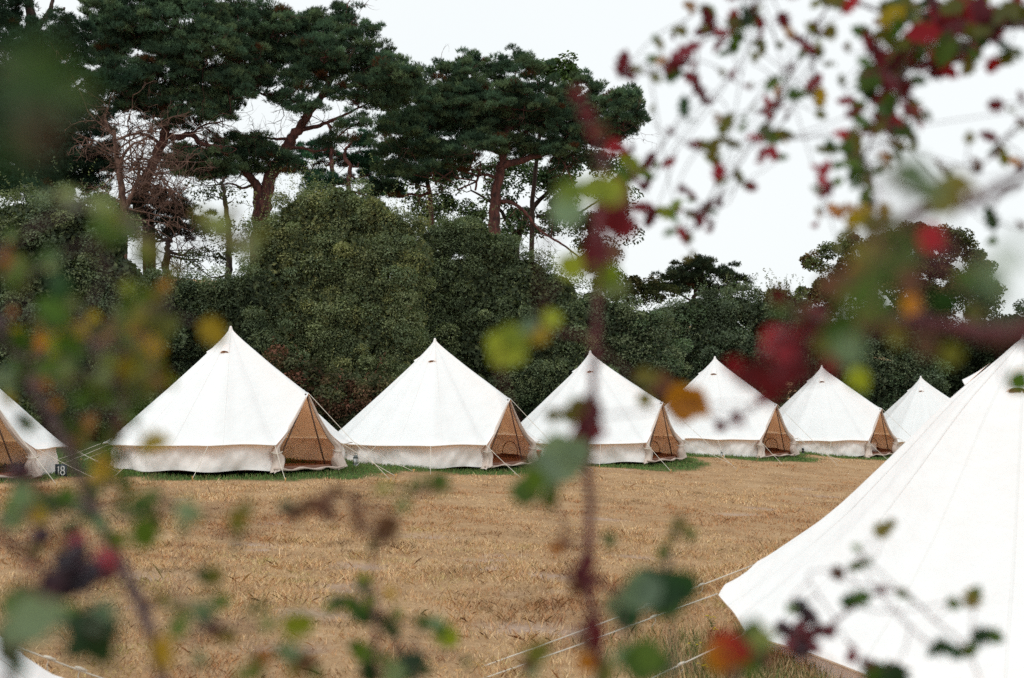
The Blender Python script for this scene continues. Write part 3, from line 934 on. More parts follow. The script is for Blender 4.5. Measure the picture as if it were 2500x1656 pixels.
def vegetation():
    GP = 'tall scots pines behind the hedge'
    pine('pine_tree', 'dark pine at the left edge with a bare forked top against the sky',
         [(10, 55, 45, 60), (25, 120, 60, 40), (130, 110, 75, 38), (60, 180, 90, 50), (170, 190, 80, 50), (40, 270, 90, 50), (140, 280, 90, 50), (40, 350, 90, 45), (150, 370, 80, 45), (210, 400, 45, 40), (60, 430, 90, 45), (200, 440, 50, 30), (215, 330, 30, 40), (30, 220, 60, 40), (100, 230, 70, 40), (190, 260, 50, 40), (20, 390, 60, 40), (100, 400, 80, 40), (100, 320, 70, 40)],
         47, [([(140, 560), (135, 430), (110, 300), (85, 180), (72, 90), (70, -20)], .34, .14), ([(75, 75), (100, 45), (118, 20), (122, -20)], .12, .05), ([(118, 25), (145, 22), (150, 18)], .05, .03),
              ([(110, 280), (150, 240), (190, 190)], .12, .04), ([(95, 220), (60, 190), (20, 160)], .12, .04), ([(130, 400), (180, 370), (215, 330)], .1, .03)],
         PNd, group=GP, bark='dbark', dens=.47)
    pine('pine_tree', 'tall pine whose top leaves the picture, left of the forked red trunk',
         [(300, 60, 70, 45), (270, 110, 60, 35), (360, 20, 80, 50), (430, 40, 80, 50), (500, 20, 55, 45), (345, 110, 85, 45), (440, 120, 80, 45), (510, 90, 45, 45), (290, 170, 65, 35), (380, 180, 80, 40), (470, 190, 70, 38), (340, 225, 65, 28), (430, 245, 70, 28), (500, 245, 40, 25), (290, 240, 50, 22), (390, -30, 120, 40), (410, 285, 40, 18), (445, 270, 50, 22), (530, 120, 40, 40), (540, 200, 40, 35), (520, 60, 50, 40), (250, 60, 40, 45), (240, 130, 40, 40), (250, 200, 40, 30), (470, 110, 60, 40), (510, 255, 40, 20), (300, 265, 40, 14)],
         50, [([(345, 560), (320, 480), (345, 400), (375, 330), (388, 270), (400, 180), (410, 80), (400, 0)], .24, .09), ([(380, 310), (410, 318), (440, 312), (470, 335), (510, 340)], .13, .07),
              ([(388, 270), (350, 260), (320, 235), (290, 210)], .1, .03), ([(395, 210), (440, 190), (490, 170)], .1, .03), ([(400, 130), (350, 100), (300, 80)], .1, .03), ([(405, 100), (450, 60), (500, 40)], .1, .03),
              ([(375, 335), (330, 310), (290, 315), (265, 325)], .07, .02), ([(440, 312), (470, 290), (520, 280)], .05, .02)],
         PN, group=GP, bare=130, dens=.47)
    pine('pine_tree', 'broad pine with a forked red trunk rising straight behind the largest whole tent',
         [(590, 65, 45, 32), (640, 60, 45, 28), (680, 95, 50, 35), (560, 120, 45, 35), (620, 125, 60, 35), (700, 140, 50, 35), (800, 45, 26, 34), (775, 90, 45, 38), (835, 105, 38, 38), (740, 110, 40, 30), (800, 150, 65, 36), (860, 160, 38, 30), (720, 180, 50, 22), (640, 170, 50, 22), (575, 185, 42, 22), (870, 205, 55, 22), (930, 165, 30, 26), (935, 205, 32, 18), (860, 240, 60, 16), (800, 215, 40, 16),
          (415, 385, 38, 15), (470, 372, 50, 24), (530, 360, 50, 26), (590, 352, 45, 22), (560, 390, 50, 12), (490, 398, 50, 12), (640, 365, 25, 12), (700, 255, 34, 12), (640, 232, 26, 9), (830, 285, 38, 12), (780, 330, 30, 10), (545, 330, 24, 9), (560, 150, 50, 35), (640, 195, 55, 22), (700, 215, 40, 18), (560, 215, 40, 18), (745, 160, 50, 30), (870, 140, 40, 26), (905, 230, 40, 20), (640, 95, 60, 30), (730, 60, 40, 28), (450, 400, 60, 16), (640, 395, 30, 14), (900, 175, 40, 20)],
         52, [([(605, 560), (606, 490), (605, 450)], .33, .28), ([(606, 490), (592, 430), (570, 400), (540, 382), (500, 375)], .20, .06), ([(606, 500), (622, 420), (650, 362), (672, 325), (697, 290), (722, 250), (748, 215), (775, 150), (795, 70)], .26, .07),
              ([(690, 300), (740, 290), (790, 268), (850, 240)], .10, .03), ([(680, 318), (640, 322), (600, 318), (560, 330)], .07, .02), ([(722, 250), (690, 235), (650, 235), (600, 215)], .12, .04), ([(745, 220), (800, 200), (860, 180), (920, 180)], .12, .04),
              ([(760, 185), (700, 150), (640, 110), (600, 80)], .12, .04), ([(775, 150), (820, 130), (850, 115)], .08, .03), ([(590, 425), (560, 435), (535, 425), (480, 430)], .06, .02)],
         PN, group=GP, bare=70, dens=.47)
    pine('pine_tree', 'wide flat-topped pine with layered pads and a red trunk, right of the sky gap',
         [(1020, 172, 30, 18), (1065, 195, 45, 24), (1130, 185, 50, 30), (1195, 155, 42, 26), (1240, 185, 40, 24), (960, 225, 50, 28), (1030, 240, 70, 30), (1120, 235, 75, 30), (1210, 240, 75, 32), (1290, 240, 50, 32), (910, 290, 40, 24), (975, 295, 65, 30), (1060, 300, 75, 30), (1150, 300, 75, 30), (1240, 300, 70, 32), (1310, 305, 45, 28), (1380, 240, 45, 36), (1440, 240, 36, 34), (1465, 295, 34, 20), (1410, 310, 50, 24), (1360, 340, 50, 20),
          (930, 345, 45, 22), (1000, 350, 60, 22), (915, 395, 36, 16), (970, 395, 40, 14), (1090, 350, 60, 16), (1330, 375, 55, 14), (1230, 350, 60, 16), (1090, 270, 90, 35), (1180, 280, 90, 35), (1260, 270, 70, 35), (1000, 270, 70, 30), (1360, 290, 60, 35), (1300, 350, 60, 20), (1120, 340, 70, 20), (1040, 380, 50, 16), (960, 330, 60, 24), (1450, 270, 40, 30)],
         56, [([(1142, 600), (1143, 520), (1145, 460), (1155, 400), (1163, 365), (1172, 320), (1180, 250), (1190, 180)], .28, .08), ([(1158, 385), (1210, 370), (1270, 350), (1340, 330), (1420, 300)], .16, .05),
              ([(1150, 410), (1110, 405), (1098, 440)], .07, .04), ([(1146, 465), (1185, 470), (1215, 492), (1245, 530), (1300, 565), (1345, 600)], .08, .03), ([(1165, 355), (1100, 335), (1020, 325), (950, 310)], .14, .04),
              ([(1175, 300), (1230, 260), (1300, 250)], .12, .04), ([(1178, 270), (1110, 240), (1040, 220)], .12, .04), ([(1290, 355), (1310, 390), (1330, 440)], .05, .02)],
         PN, group=GP, bare=90, dens=.47)
    pine('pine_tree', 'slim pine trunk standing under the left side of the flat-topped crown',
         [(990, 370, 45, 16), (940, 420, 40, 16), (1040, 400, 40, 14), (890, 440, 40, 20)], 60,
         [([(998, 600), (995, 470), (985, 400), (988, 370)], .14, .06)], PNd, group=GP, bare=10)
    pine('pine_tree', 'small bright green pine with two thin red trunks in the sky gap',
         [(850, 335, 36, 20), (840, 370, 30, 16), (730, 350, 40, 14), (700, 372, 45, 14), (705, 400, 35, 12), (750, 430, 45, 18), (860, 400, 45, 16), (880, 440, 45, 16), (790, 375, 30, 12)], 64,
         [([(806, 500), (806, 420), (810, 385), (795, 360), (808, 335), (835, 322)], .13, .05), ([(768, 500), (768, 400), (765, 330)], .13, .08), ([(770, 430), (740, 440), (715, 470)], .06, .03)],
         [(.045, .12, .065), (.035, .09, .05), (.028, .07, .042)], group=GP, bare=20)
    pine('pine_tree', 'low dark pine with a crooked trunk in the gap behind the left bushes',
         [(330, 500, 45, 22), (385, 480, 50, 24), (440, 505, 40, 20), (360, 530, 55, 14), (300, 520, 30, 18), (420, 535, 35, 10)], 49,
         [([(385, 700), (384, 620), (388, 575), (395, 545)], .17, .08), ([(388, 580), (420, 590), (450, 570)], .06, .02), ([(388, 590), (430, 600), (460, 600)], .05, .02), ([(390, 560), (360, 545), (330, 530)], .06, .02)],
         [(.030, .036, .024), (.026, .030, .022), (.04, .03, .022)], group=GP, bark='dbark', bare=60)
    pine('pine_tree', 'small far pine with flat pads standing alone above the right hedge',
         [(1550, 642, 34, 11), (1612, 615, 34, 12), (1655, 632, 34, 10), (1700, 652, 28, 10), (1600, 662, 50, 12), (1660, 678, 40, 9), (1545, 672, 40, 9), (1590, 635, 30, 10), (1715, 672, 16, 6)], 78,
         [([(1605, 780), (1603, 720), (1606, 680), (1616, 640)], .2, .08), ([(1605, 700), (1570, 680), (1540, 665)], .07, .03), ([(1608, 680), (1660, 672), (1700, 660)], .07, .03)],
         [(.035, .05, .03), (.03, .045, .025), (.045, .055, .03)], group=GP, bark='dbark', bare=20, tufts=34, nl=.15, size=1.5)
    # dead tree
    b = atd(283, 560, 46); bz = float(ground_z(b[0], 46)); off = np.array([b[0], 46, bz])
    root = empty('dead_tree', tuple(off)); tag(root, 'bare dead tree with a tangle of reddish twigs against the sky at left', 'tree')
    mb = MB()
    sk = skeleton(mb, [([np.array([b[0], 46, bz]), atd(284, 560, 46), atd(285, 480, 46), atd(276, 400, 46), atd(268, 350, 46), atd(262, 300, 46)], .17, .05),
                       ([atd(285, 490, 46), atd(310, 440, 46), atd(322, 400, 46), atd(318, 370, 46)], .09, .04), ([atd(322, 410, 46), atd(350, 440, 46), atd(375, 430, 46)], .07, .03), ([atd(275, 380, 46), atd(300, 340, 46), atd(340, 320, 46)], .06, .02)])
    for i in range(60):
        s, r = sk[random.randrange(8, len(sk))]; twig(mb, np.array(s), rng.normal(0, 1, 3) * np.array([1.2, .6, 1]) + np.array([.3, 0, .15]), random.uniform(.8, 1.9), min(.035, r * .6), 3)
    mb.v = [v - off for v in mb.v]; mb.obj('trunk', M['dead'], root)
    # broadleaf trees
    leafy('broadleaf_tree', 'dark broadleaf tree behind the red pine trunk with sky showing through its right edge', 'tree',
          [(1000, 450, 65, 50), (1080, 430, 70, 45), (1180, 430, 80, 50), (1050, 510, 70, 45), (1260, 450, 60, 50), (1340, 420, 60, 45), (1230, 530, 70, 40), (1310, 540, 60, 40), (1390, 400, 50, 45), (1400, 480, 50, 50), (1380, 560, 45, 40), (1430, 540, 26, 30), (1140, 520, 60, 50)],
          66, DEC, leaf=.14, per=150, cr=.6, dens=.75, sparse=.85, core=False, limb=[([(1190, 640), (1200, 540), (1240, 470), (1300, 420)], .25, .06), ([(1200, 560), (1150, 480), (1090, 440)], .12, .04), ([(1240, 500), (1320, 500), (1390, 460)], .1, .03)], stems=160, bark='dbark')
    leafy('broadleaf_tree', 'light green leafy treetop poking out behind the flat-topped pine', 'tree',
          [(1285, 165, 36, 16), (1310, 185, 28, 18), (1260, 180, 30, 14)], 60, [(.06, .10, .03), (.05, .085, .03), (.075, .11, .035)], leaf=.14, per=90, cr=.4, dens=.6, core=False,
          limb=[([(1230, 520), (1250, 300), (1280, 190)], .14, .04)], stems=30, bark='dbark')
    leafy('broadleaf_tree', 'round broadleaf tree tinged rusty brown standing at the right behind the hedge', 'tree',
          [(1940, 610, 60, 42), (2000, 590, 60, 42), (2080, 575, 70, 42), (2160, 580, 60, 42), (2215, 620, 50, 50), (2250, 690, 42, 60), (1905, 670, 45, 55), (1960, 690, 60, 55), (2040, 680, 60, 60), (2120, 700, 50, 50), (2200, 750, 60, 50), (1930, 760, 70, 50), (2040, 780, 80, 50), (2150, 800, 80, 40), (2110, 640, 55, 45), (2180, 660, 45, 45), (2090, 740, 60, 50)],
          72, [(.085, .085, .034), (.065, .080, .032), (.12, .075, .036), (.055, .068, .03)], leaf=.13, per=260, cr=.6, dens=1.0, sparse=1.0, core=False,
          limb=[([(2110, 900), (2115, 800), (2130, 720), (2150, 640)], .26, .07), ([(2120, 760), (2060, 690), (2000, 640)], .14, .04), ([(2125, 740), (2190, 690), (2220, 640)], .12, .04)], stems=220, bark='dbark')
    leafy('broadleaf_tree', 'thin young tree with scattered leaves left of the red trunk', 'tree',
          [(515, 470, 50, 24), (470, 460, 30, 20), (560, 540, 45, 34), (500, 560, 40, 34), (480, 610, 40, 30), (560, 600, 40, 34)], 45, [(.05, .065, .03), (.06, .07, .03), (.035, .045, .025)], leaf=.09, per=70, cr=.4, dens=.45, sparse=.8, core=False,
          limb=[([(530, 700), (530, 600), (528, 520), (518, 450), (515, 410)], .13, .05)], stems=110, bark='dbark')
    leafy('broadleaf_tree', 'low brownish tree between the hedge and the far hill', 'tree',
          [(1440, 672, 45, 18), (1490, 668, 40, 18), (1400, 670, 40, 30), (1380, 640, 40, 40), (1520, 690, 40, 14), (1370, 590, 36, 40)], 62, [(.05, .055, .022), (.06, .05, .022), (.035, .045, .02)], leaf=.12, per=160, cr=.5, dens=.6, core=False,
          limb=[([(1420, 760), (1425, 700), (1440, 670)], .12, .05)], stems=60, bark='dbark')
    GB = 'overgrown bushes forming the hedge behind the tents'
    leafy('bush', 'tall grey-green bush filling the left edge behind the first tents', 'bush',
          [(50, 540, 90, 75), (150, 530, 90, 75), (230, 560, 70, 70), (10, 620, 90, 90), (130, 640, 110, 90), (250, 660, 90, 80), (340, 690, 60, 60), (60, 740, 120, 90), (190, 760, 110, 90), (310, 780, 90, 80), (80, 850, 130, 90), (230, 880, 120, 90), (100, 960, 140, 90), (260, 980, 110, 70)],
          39, [(.110, .138, .080), (.085, .110, .068), (.140, .160, .082), (.065, .085, .055)], group=GB, leaf=.065, per=300, dens=.62, cr=.42, upright=.8)
    leafy('bush', 'dark lower bush between the left bush and the big willow', 'bush',
          [(400, 690, 50, 40), (460, 700, 65, 50), (530, 700, 65, 50), (590, 680, 40, 50), (380, 780, 70, 70), (460, 790, 80, 80), (550, 790, 80, 80), (340, 880, 80, 80), (440, 900, 100, 90), (560, 900, 90, 90), (380, 990, 100, 60)],
          41, WILd, group=GB, leaf=.06, per=290, dens=.6, cr=.42, upright=.3)
    leafy('willow_bush', 'tallest olive bush with yellowish top shoots in front of the red pine trunk', 'bush',
          [(640, 560, 60, 50), (700, 510, 60, 50), (780, 480, 62, 52), (850, 500, 60, 50), (910, 550, 55, 50), (620, 650, 60, 70), (710, 620, 80, 80), (810, 600, 80, 80), (910, 640, 70, 80), (660, 750, 80, 80), (770, 740, 90, 90), (880, 760, 90, 90), (965, 600, 40, 50), (700, 850, 90, 70), (820, 870, 100, 80), (920, 870, 80, 80), (640, 860, 70, 60), (757, 550, 55, 50), (838, 680, 75, 65), (880, 590, 50, 50), (690, 680, 60, 60)],
          42.5, WIL, group=GB, leaf=.058, per=300, dens=.66, cr=.40, upright=1.8)
    leafy('willow_bush', 'grey-olive bush right of the tallest bush, below the flat-topped pine', 'bush',
          [(1010, 570, 50, 40), (1080, 545, 60, 48), (1140, 590, 60, 55), (1210, 650, 65, 55), (1280, 690, 60, 60), (990, 660, 65, 80), (1080, 670, 80, 80), (1170, 710, 80, 80), (1260, 770, 80, 80), (1320, 760, 36, 70), (1010, 780, 80, 80), (1110, 800, 90, 80), (1210, 860, 90, 80), (1300, 870, 70, 70), (1020, 890, 90, 80), (1120, 920, 90, 70)],
          45.5, WIL[:1] + WILd[:2] + WIL[3:], group=GB, leaf=.06, per=290, dens=.64, cr=.42, upright=1.4)
    leafy('bush', 'dark bush behind the third whole tent left of the dark red stem', 'bush',
          [(1370, 720, 45, 50), (1420, 740, 55, 45), (1480, 760, 55, 45), (1350, 800, 60, 70), (1430, 820, 75, 70), (1510, 840, 60, 70), (1380, 900, 80, 70), (1470, 920, 70, 60)],
          50, HED, group=GB, leaf=.075, per=260, dens=.6, cr=.45, upright=.6)
    leafy('bush', 'rounded thorny hedge bush below the small far pine', 'bush',
          [(1550, 740, 50, 35), (1620, 722, 60, 34), (1690, 715, 55, 32), (1760, 735, 60, 38), (1820, 755, 50, 40), (1560, 820, 70, 60), (1660, 800, 90, 70), (1770, 820, 90, 70), (1620, 900, 90, 60), (1740, 910, 90, 60)],
          54, HED + [(.055, .07, .045)], group=GB, leaf=.08, per=260, dens=.6, cr=.45, upright=1.4)
    leafy('bush', 'hedge bush with upright shoots behind the fifth whole tent', 'bush',
          [(1870, 790, 50, 40), (1940, 800, 60, 40), (2010, 790, 60, 40), (2080, 800, 55, 40), (1900, 870, 80, 60), (2000, 880, 90, 60), (2090, 880, 70, 60), (2060, 950, 80, 50)],
          59, HED + [(.055, .07, .045)], group=GB, leaf=.085, per=250, dens=.6, cr=.5, upright=1.2)
    leafy('bush', 'darkest bush at the right end of the hedge behind the near tent', 'bush',
          [(2150, 820, 50, 50), (2220, 830, 60, 50), (2290, 820, 60, 60), (2340, 780, 60, 60), (2160, 900, 60, 50), (2240, 910, 70, 50), (2350, 880, 80, 60)],
          66, [(.024, .034, .018), (.03, .04, .02), (.02, .028, .016)], group=GB, leaf=.10, per=230, dens=.6, cr=.5, upright=.5)
    leafy('bramble_thicket', 'rusty brown bramble thicket between the two largest whole tents', 'bush',
          [(650, 870, 50, 40), (710, 890, 60, 45), (780, 920, 60, 45), (830, 960, 60, 40), (740, 960, 70, 50), (880, 930, 50, 50), (940, 960, 60, 40)],
          39.5, BRM, group=GB, leaf=.075, per=210, dens=.7, cr=.36, upright=.5, bark='bramble')
    leafy('bramble_thicket', 'green bramble thicket low behind the second and third whole tents', 'bush',
          [(1180, 940, 50, 40), (1240, 960, 50, 40), (1130, 950, 40, 30), (1330, 950, 40, 30), (1500, 930, 60, 40, 6), (1560, 950, 50, 40, 7), (1730, 930, 60, 40, 12), (1790, 950, 50, 30, 12)],
          45, [(.035, .055, .028), (.045, .06, .03), (.03, .045, .024)], group=GB, leaf=.08, per=210, dens=.7, cr=.36, bark='bramble')
    leafy('yellowing_bush', 'yellow-green bushy growth on the skyline left of the rusty round tree', 'bush',
          [(1790, 700, 20, 12), (1830, 712, 34, 14), (1800, 725, 50, 20)], 66, [(.13, .13, .05), (.10, .12, .05), (.08, .09, .04)], leaf=.12, per=150, dens=.7, cr=.4, upright=1.0, core=False)
import os
if not os.environ.get('NOVEG'): vegetation()
# ------------------------------------------------------------------ foreground hawthorn and bramble
PALF = dict(
    g=[(.050, .105, .012), (.070, .125, .014), (.040, .085, .015)], d=[(.014, .045, .014), (.020, .058, .020), (.014, .036, .012)],
    o=[(.115, .120, .020), (.090, .095, .020), (.130, .115, .018)], y=[(.36, .23, .012), (.31, .22, .015), (.26, .20, .014)],
    w=[(.40, .165, .012), (.32, .12, .012)], m=[(.105, .008, .016), (.075, .008, .014), (.13, .010, .020)],
    r=[(.23, .008, .018), (.19, .008, .016), (.27, .010, .018)], b=[(.085, .045, .028), (.11, .05, .03)],
    p=[(.13, .20, .12), (.17, .24, .15), (.11, .17, .10)], h=[(.17, .21, .085), (.14, .18, .06)], e=[(.28, .16, .085), (.25, .13, .06)],  # p: sky reflection put into the leaf colour, along with pale undersides
    k=[(.012, .006, .014), (.03, .006, .014)], l=[(.17, .22, .016), (.13, .19, .016), (.20, .24, .02)],
)
LOBES = {
    'haw': [(0, .02), (.12, .16), (.26, .44), (.36, .24), (.50, .50), (.60, .26), (.74, .36), (.84, .18), (1, 0)],
    'oval': [(0, .02), (.10, .24), (.24, .40), (.40, .47), (.55, .44), (.70, .33), (.84, .19), (.93, .09), (1, 0)],
}
def leaf_mesh(mb, base, ddir, nrm, L, kind, c, curl=.25, fold=.25, wid=1.0):
    ddir = ddir / np.linalg.norm(ddir); nrm = nrm - ddir * nrm.dot(ddir); nrm /= np.linalg.norm(nrm) + 1e-9
    s = np.cross(ddir, nrm); prof = LOBES[kind]; V = []; n = len(prof)
    for t, w_ in prof:
        w_ = w_ * wid * L
        mid = base + ddir * L * t - nrm * curl * L * t * t
        V += [mid + s * w_ + nrm * fold * w_, mid, mid - s * w_ + nrm * fold * w_]
    Fs = []
    for i in range(n - 1):
        for j in range(2): Fs.append((i * 3 + j, i * 3 + j + 1, (i + 1) * 3 + j + 1, (i + 1) * 3 + j))
    mb.add(V, Fs, c)

CR = {  # crop -> origin x, origin y, scale (photograph px per crop px)
    'full': (0, 0, K), 'RT': (1500, 0, .4225), 'RM': (1400, 400, .4647), 'L': (0, 500, .4464), 'TL': (0, 0, .4225),
    'LB': (0, 1000, .4184), 'CB': (700, 1050, .4225), 'CM': (800, 760, .2957), 'RB': (1500, 1000, .4225)}

class Plant:
    def __init__(s, name, label, cat, kind, bark, group=None):
        s.foot = None
        s.name, s.label, s.cat, s.kind, s.bark, s.group = name, label, cat, kind, bark, group
        s.stem = MB(); s.leaf = MB(); s.sk = []; s.fruit = []; s.tubes = 0
    def line(s, crop, pts, r0, r1=None, ext=None):
        """stem through crop points (x, y, depth); ext: run on down to the ground"""
        ox, oy, sc_ = CR[crop]
        P = [at(ox + x * sc_, oy + y * sc_, d) for x, y, d in pts]
        if ext:
            a = P[-1]; gx, gy = a[0] + ext[0], a[1] + ext[1]
            g = np.array([gx, gy, float(ground_z(gx, gy)) - .03])
            s.foot = g; m_ = a * .5 + g * .5 + np.array([(P[-1] - P[-2])[0] * .5, .02, 0])
            E = np.array([a * (1 - t) ** 2 + m_ * 2 * t * (1 - t) + g * t * t for t in np.linspace(0, 1, 14)])
            s.stem.tube(E, np.linspace(r0, r0 * 1.6, 14), 8)
        r1 = r0 * .5 if r1 is None else r1
        C = curve_pts(P, 10); R = np.linspace(r1, r0, len(C)) if ext else np.linspace(r0, r1, len(C))
        C = C + rng.normal(0, min(r0, .003) * .35, C.shape)
        s.stem.tube(C, R * rng.uniform(.9, 1.12, len(C)), 8)
        s.sk += list(C)
    def link(s, p, r=.0006, maxd=.35):
        S = np.array(s.sk); d = np.linalg.norm(S - p, axis=1); i = int(d.argmin())
        if d[i] < .004: return
        a = S[max(0, min(len(S) - 1, i + random.choice((-2, -1, 0, 1))))]
        m = (a + p) / 2 + rng.normal(0, .08 * d[i], 3)
        C = curve_pts([a, m, p], 4); s.stem.tube(C, np.linspace(r * 1.5, r, len(C)), 5, cap=False)
        for q in C[2::2]: s.sk.append(q)
    def leaves(s, crop, text, depth, comp=0, slim=1.0, big=1.0):
        ox, oy, sc_ = CR[crop]
        items = []
        for it in text.split(','):
            f = it.split()
            if len(f) < 4: continue
            x, y, sz = float(f[0]), float(f[1]), float(f[2]); k = f[3]
            d = float(f[4]) if len(f) > 4 and f[4] != '-' else depth * random.uniform(.93, 1.07)
            ang = math.radians(float(f[5])) if len(f) > 5 else random.uniform(0, 2 * PI)
            items.append((x, y, sz, k, d, ang))
        # link outwards from the twigs
        def near(i):
            p = at(ox + i[0] * sc_, oy + i[1] * sc_, i[4]); return np.linalg.norm(np.array(s.sk) - p, axis=1).min()
        items.sort(key=near)
        for x, y, sz, k, d, ang in items:
            c_px = .0179 / d * F * .5
            size = big * sz * sc_ * (1.2 if d > 1.3 else 1.08 if d > .7 else .85)
            L = size / F * d
            cen = at(ox + x * sc_, oy + y * sc_, d)
            dd = np.array([math.cos(ang), random.uniform(-.35, .35), math.sin(ang)]); dd /= np.linalg.norm(dd)
            base = cen - dd * L * .5
            nr = np.array([random.gauss(0, .3), -1, random.gauss(.25, .3)])
            c = np.array(random.choice(PALF[k])) * random.uniform(.8, 1.25)
            kk = s.kind if sz * sc_ / F * d < .045 or s.kind == 'oval' else 'oval'
            leaf_mesh(s.leaf, base, dd, nr, L * 1.08, kk, c, random.uniform(.0, .35), random.uniform(.05, .35), random.uniform(.8, 1.15) * slim)
            s.link(base)
            for _ in range(comp):
                a2 = ang + random.choice((-1, 1)) * random.uniform(.6, 1.8); b2 = base + dd * L * random.uniform(-.3, .3)
                d2 = np.array([math.cos(a2), random.uniform(-.6, .6), math.sin(a2)])
                leaf_mesh(s.leaf, b2, d2, np.array([random.gauss(0, .6), -1, random.gauss(.25, .6)]), L * random.uniform(.5, .95), kk,
                          np.array(random.choice(PALF[random.choice((k, k, 'm', 'o', 'g') if k in 'mrwo' else (k, k, 'g', 'o'))])) * random.uniform(.7, 1.2), random.uniform(.1, .7), random.uniform(.1, .6), random.uniform(.6, 1.0))
    def spray(s, n, size, pal, i0=0, i1=None, off=.03):
        S = s.sk[i0:i1]
        for _ in range(n):
            a = np.array(random.choice(S)); dd = unit(1)[0] * np.array([1, .8, 1]); b = a + dd * random.uniform(.3, 1) * off
            leaf_mesh(s.leaf, b, dd, np.array([random.gauss(0, .5), -1, random.gauss(.3, .5)]), size * random.uniform(.6, 1.3), s.kind,
                      np.array(random.choice(PALF[random.choice(pal)])) * random.uniform(.8, 1.2), random.uniform(0, .5), random.uniform(.05, .5))
            s.stem.tube([a, b], .0008, 4, cap=False)
    def berries(s, crop, x, y, n, spread, r, keys, depth, name='berry_cluster', compact=False):
        ox, oy, sc_ = CR[crop]; c0 = at(ox + x * sc_, oy + y * sc_, depth); sp = spread * sc_ / F * depth
        mb = MB(); s.link(c0)
        for i in range(n):
            u = unit(1)[0] * random.uniform(.35, 1) ** .5 * sp; p = c0 + u
            c = np.array(random.choice(PALF[random.choice(keys)])) * random.uniform(.8, 1.2)
            if compact:   # blackberry: drupelets round a core
                for v in unit(26): mb.ball(p + v * r * .72, r * .36, c * random.uniform(.7, 1.3), 6, 4)
                mb.ball(p, r * .7, c * .6, 8, 6)
            else:
                mb.ball(p, r * random.uniform(.85, 1.1), c, 12, 8)
                mb.tube([p - np.array([0, 0, r * .95]), p - np.array([0, 0, r * 1.25])], [r * .3, r * .15], 5, (.03, .012, .01))
            q = c0 + u * .1; s.stem.tube([q, (q + p) / 2 + np.array([0, 0, .1 * sp]), p + np.array([0, 0, r * .9])], .0007, 4, cap=False)
        s.fruit.append((name, mb))
    def build(s):
        f = s.foot if s.foot is not None else s.sk[0]; off = np.array(f)
        root = empty(s.name, tuple(off)); tag(root, s.label, s.cat, s.group)
        for nm, mb, mat in [('stem', s.stem, M[s.bark]), ('foliage', s.leaf, M['fleaf'])] + [(n_, b_, M['berry']) for n_, b_ in s.fruit]:
            if not mb.v: continue
            mb.v = [v - off for v in mb.v]; mb.obj(nm, mat, root)
        return root

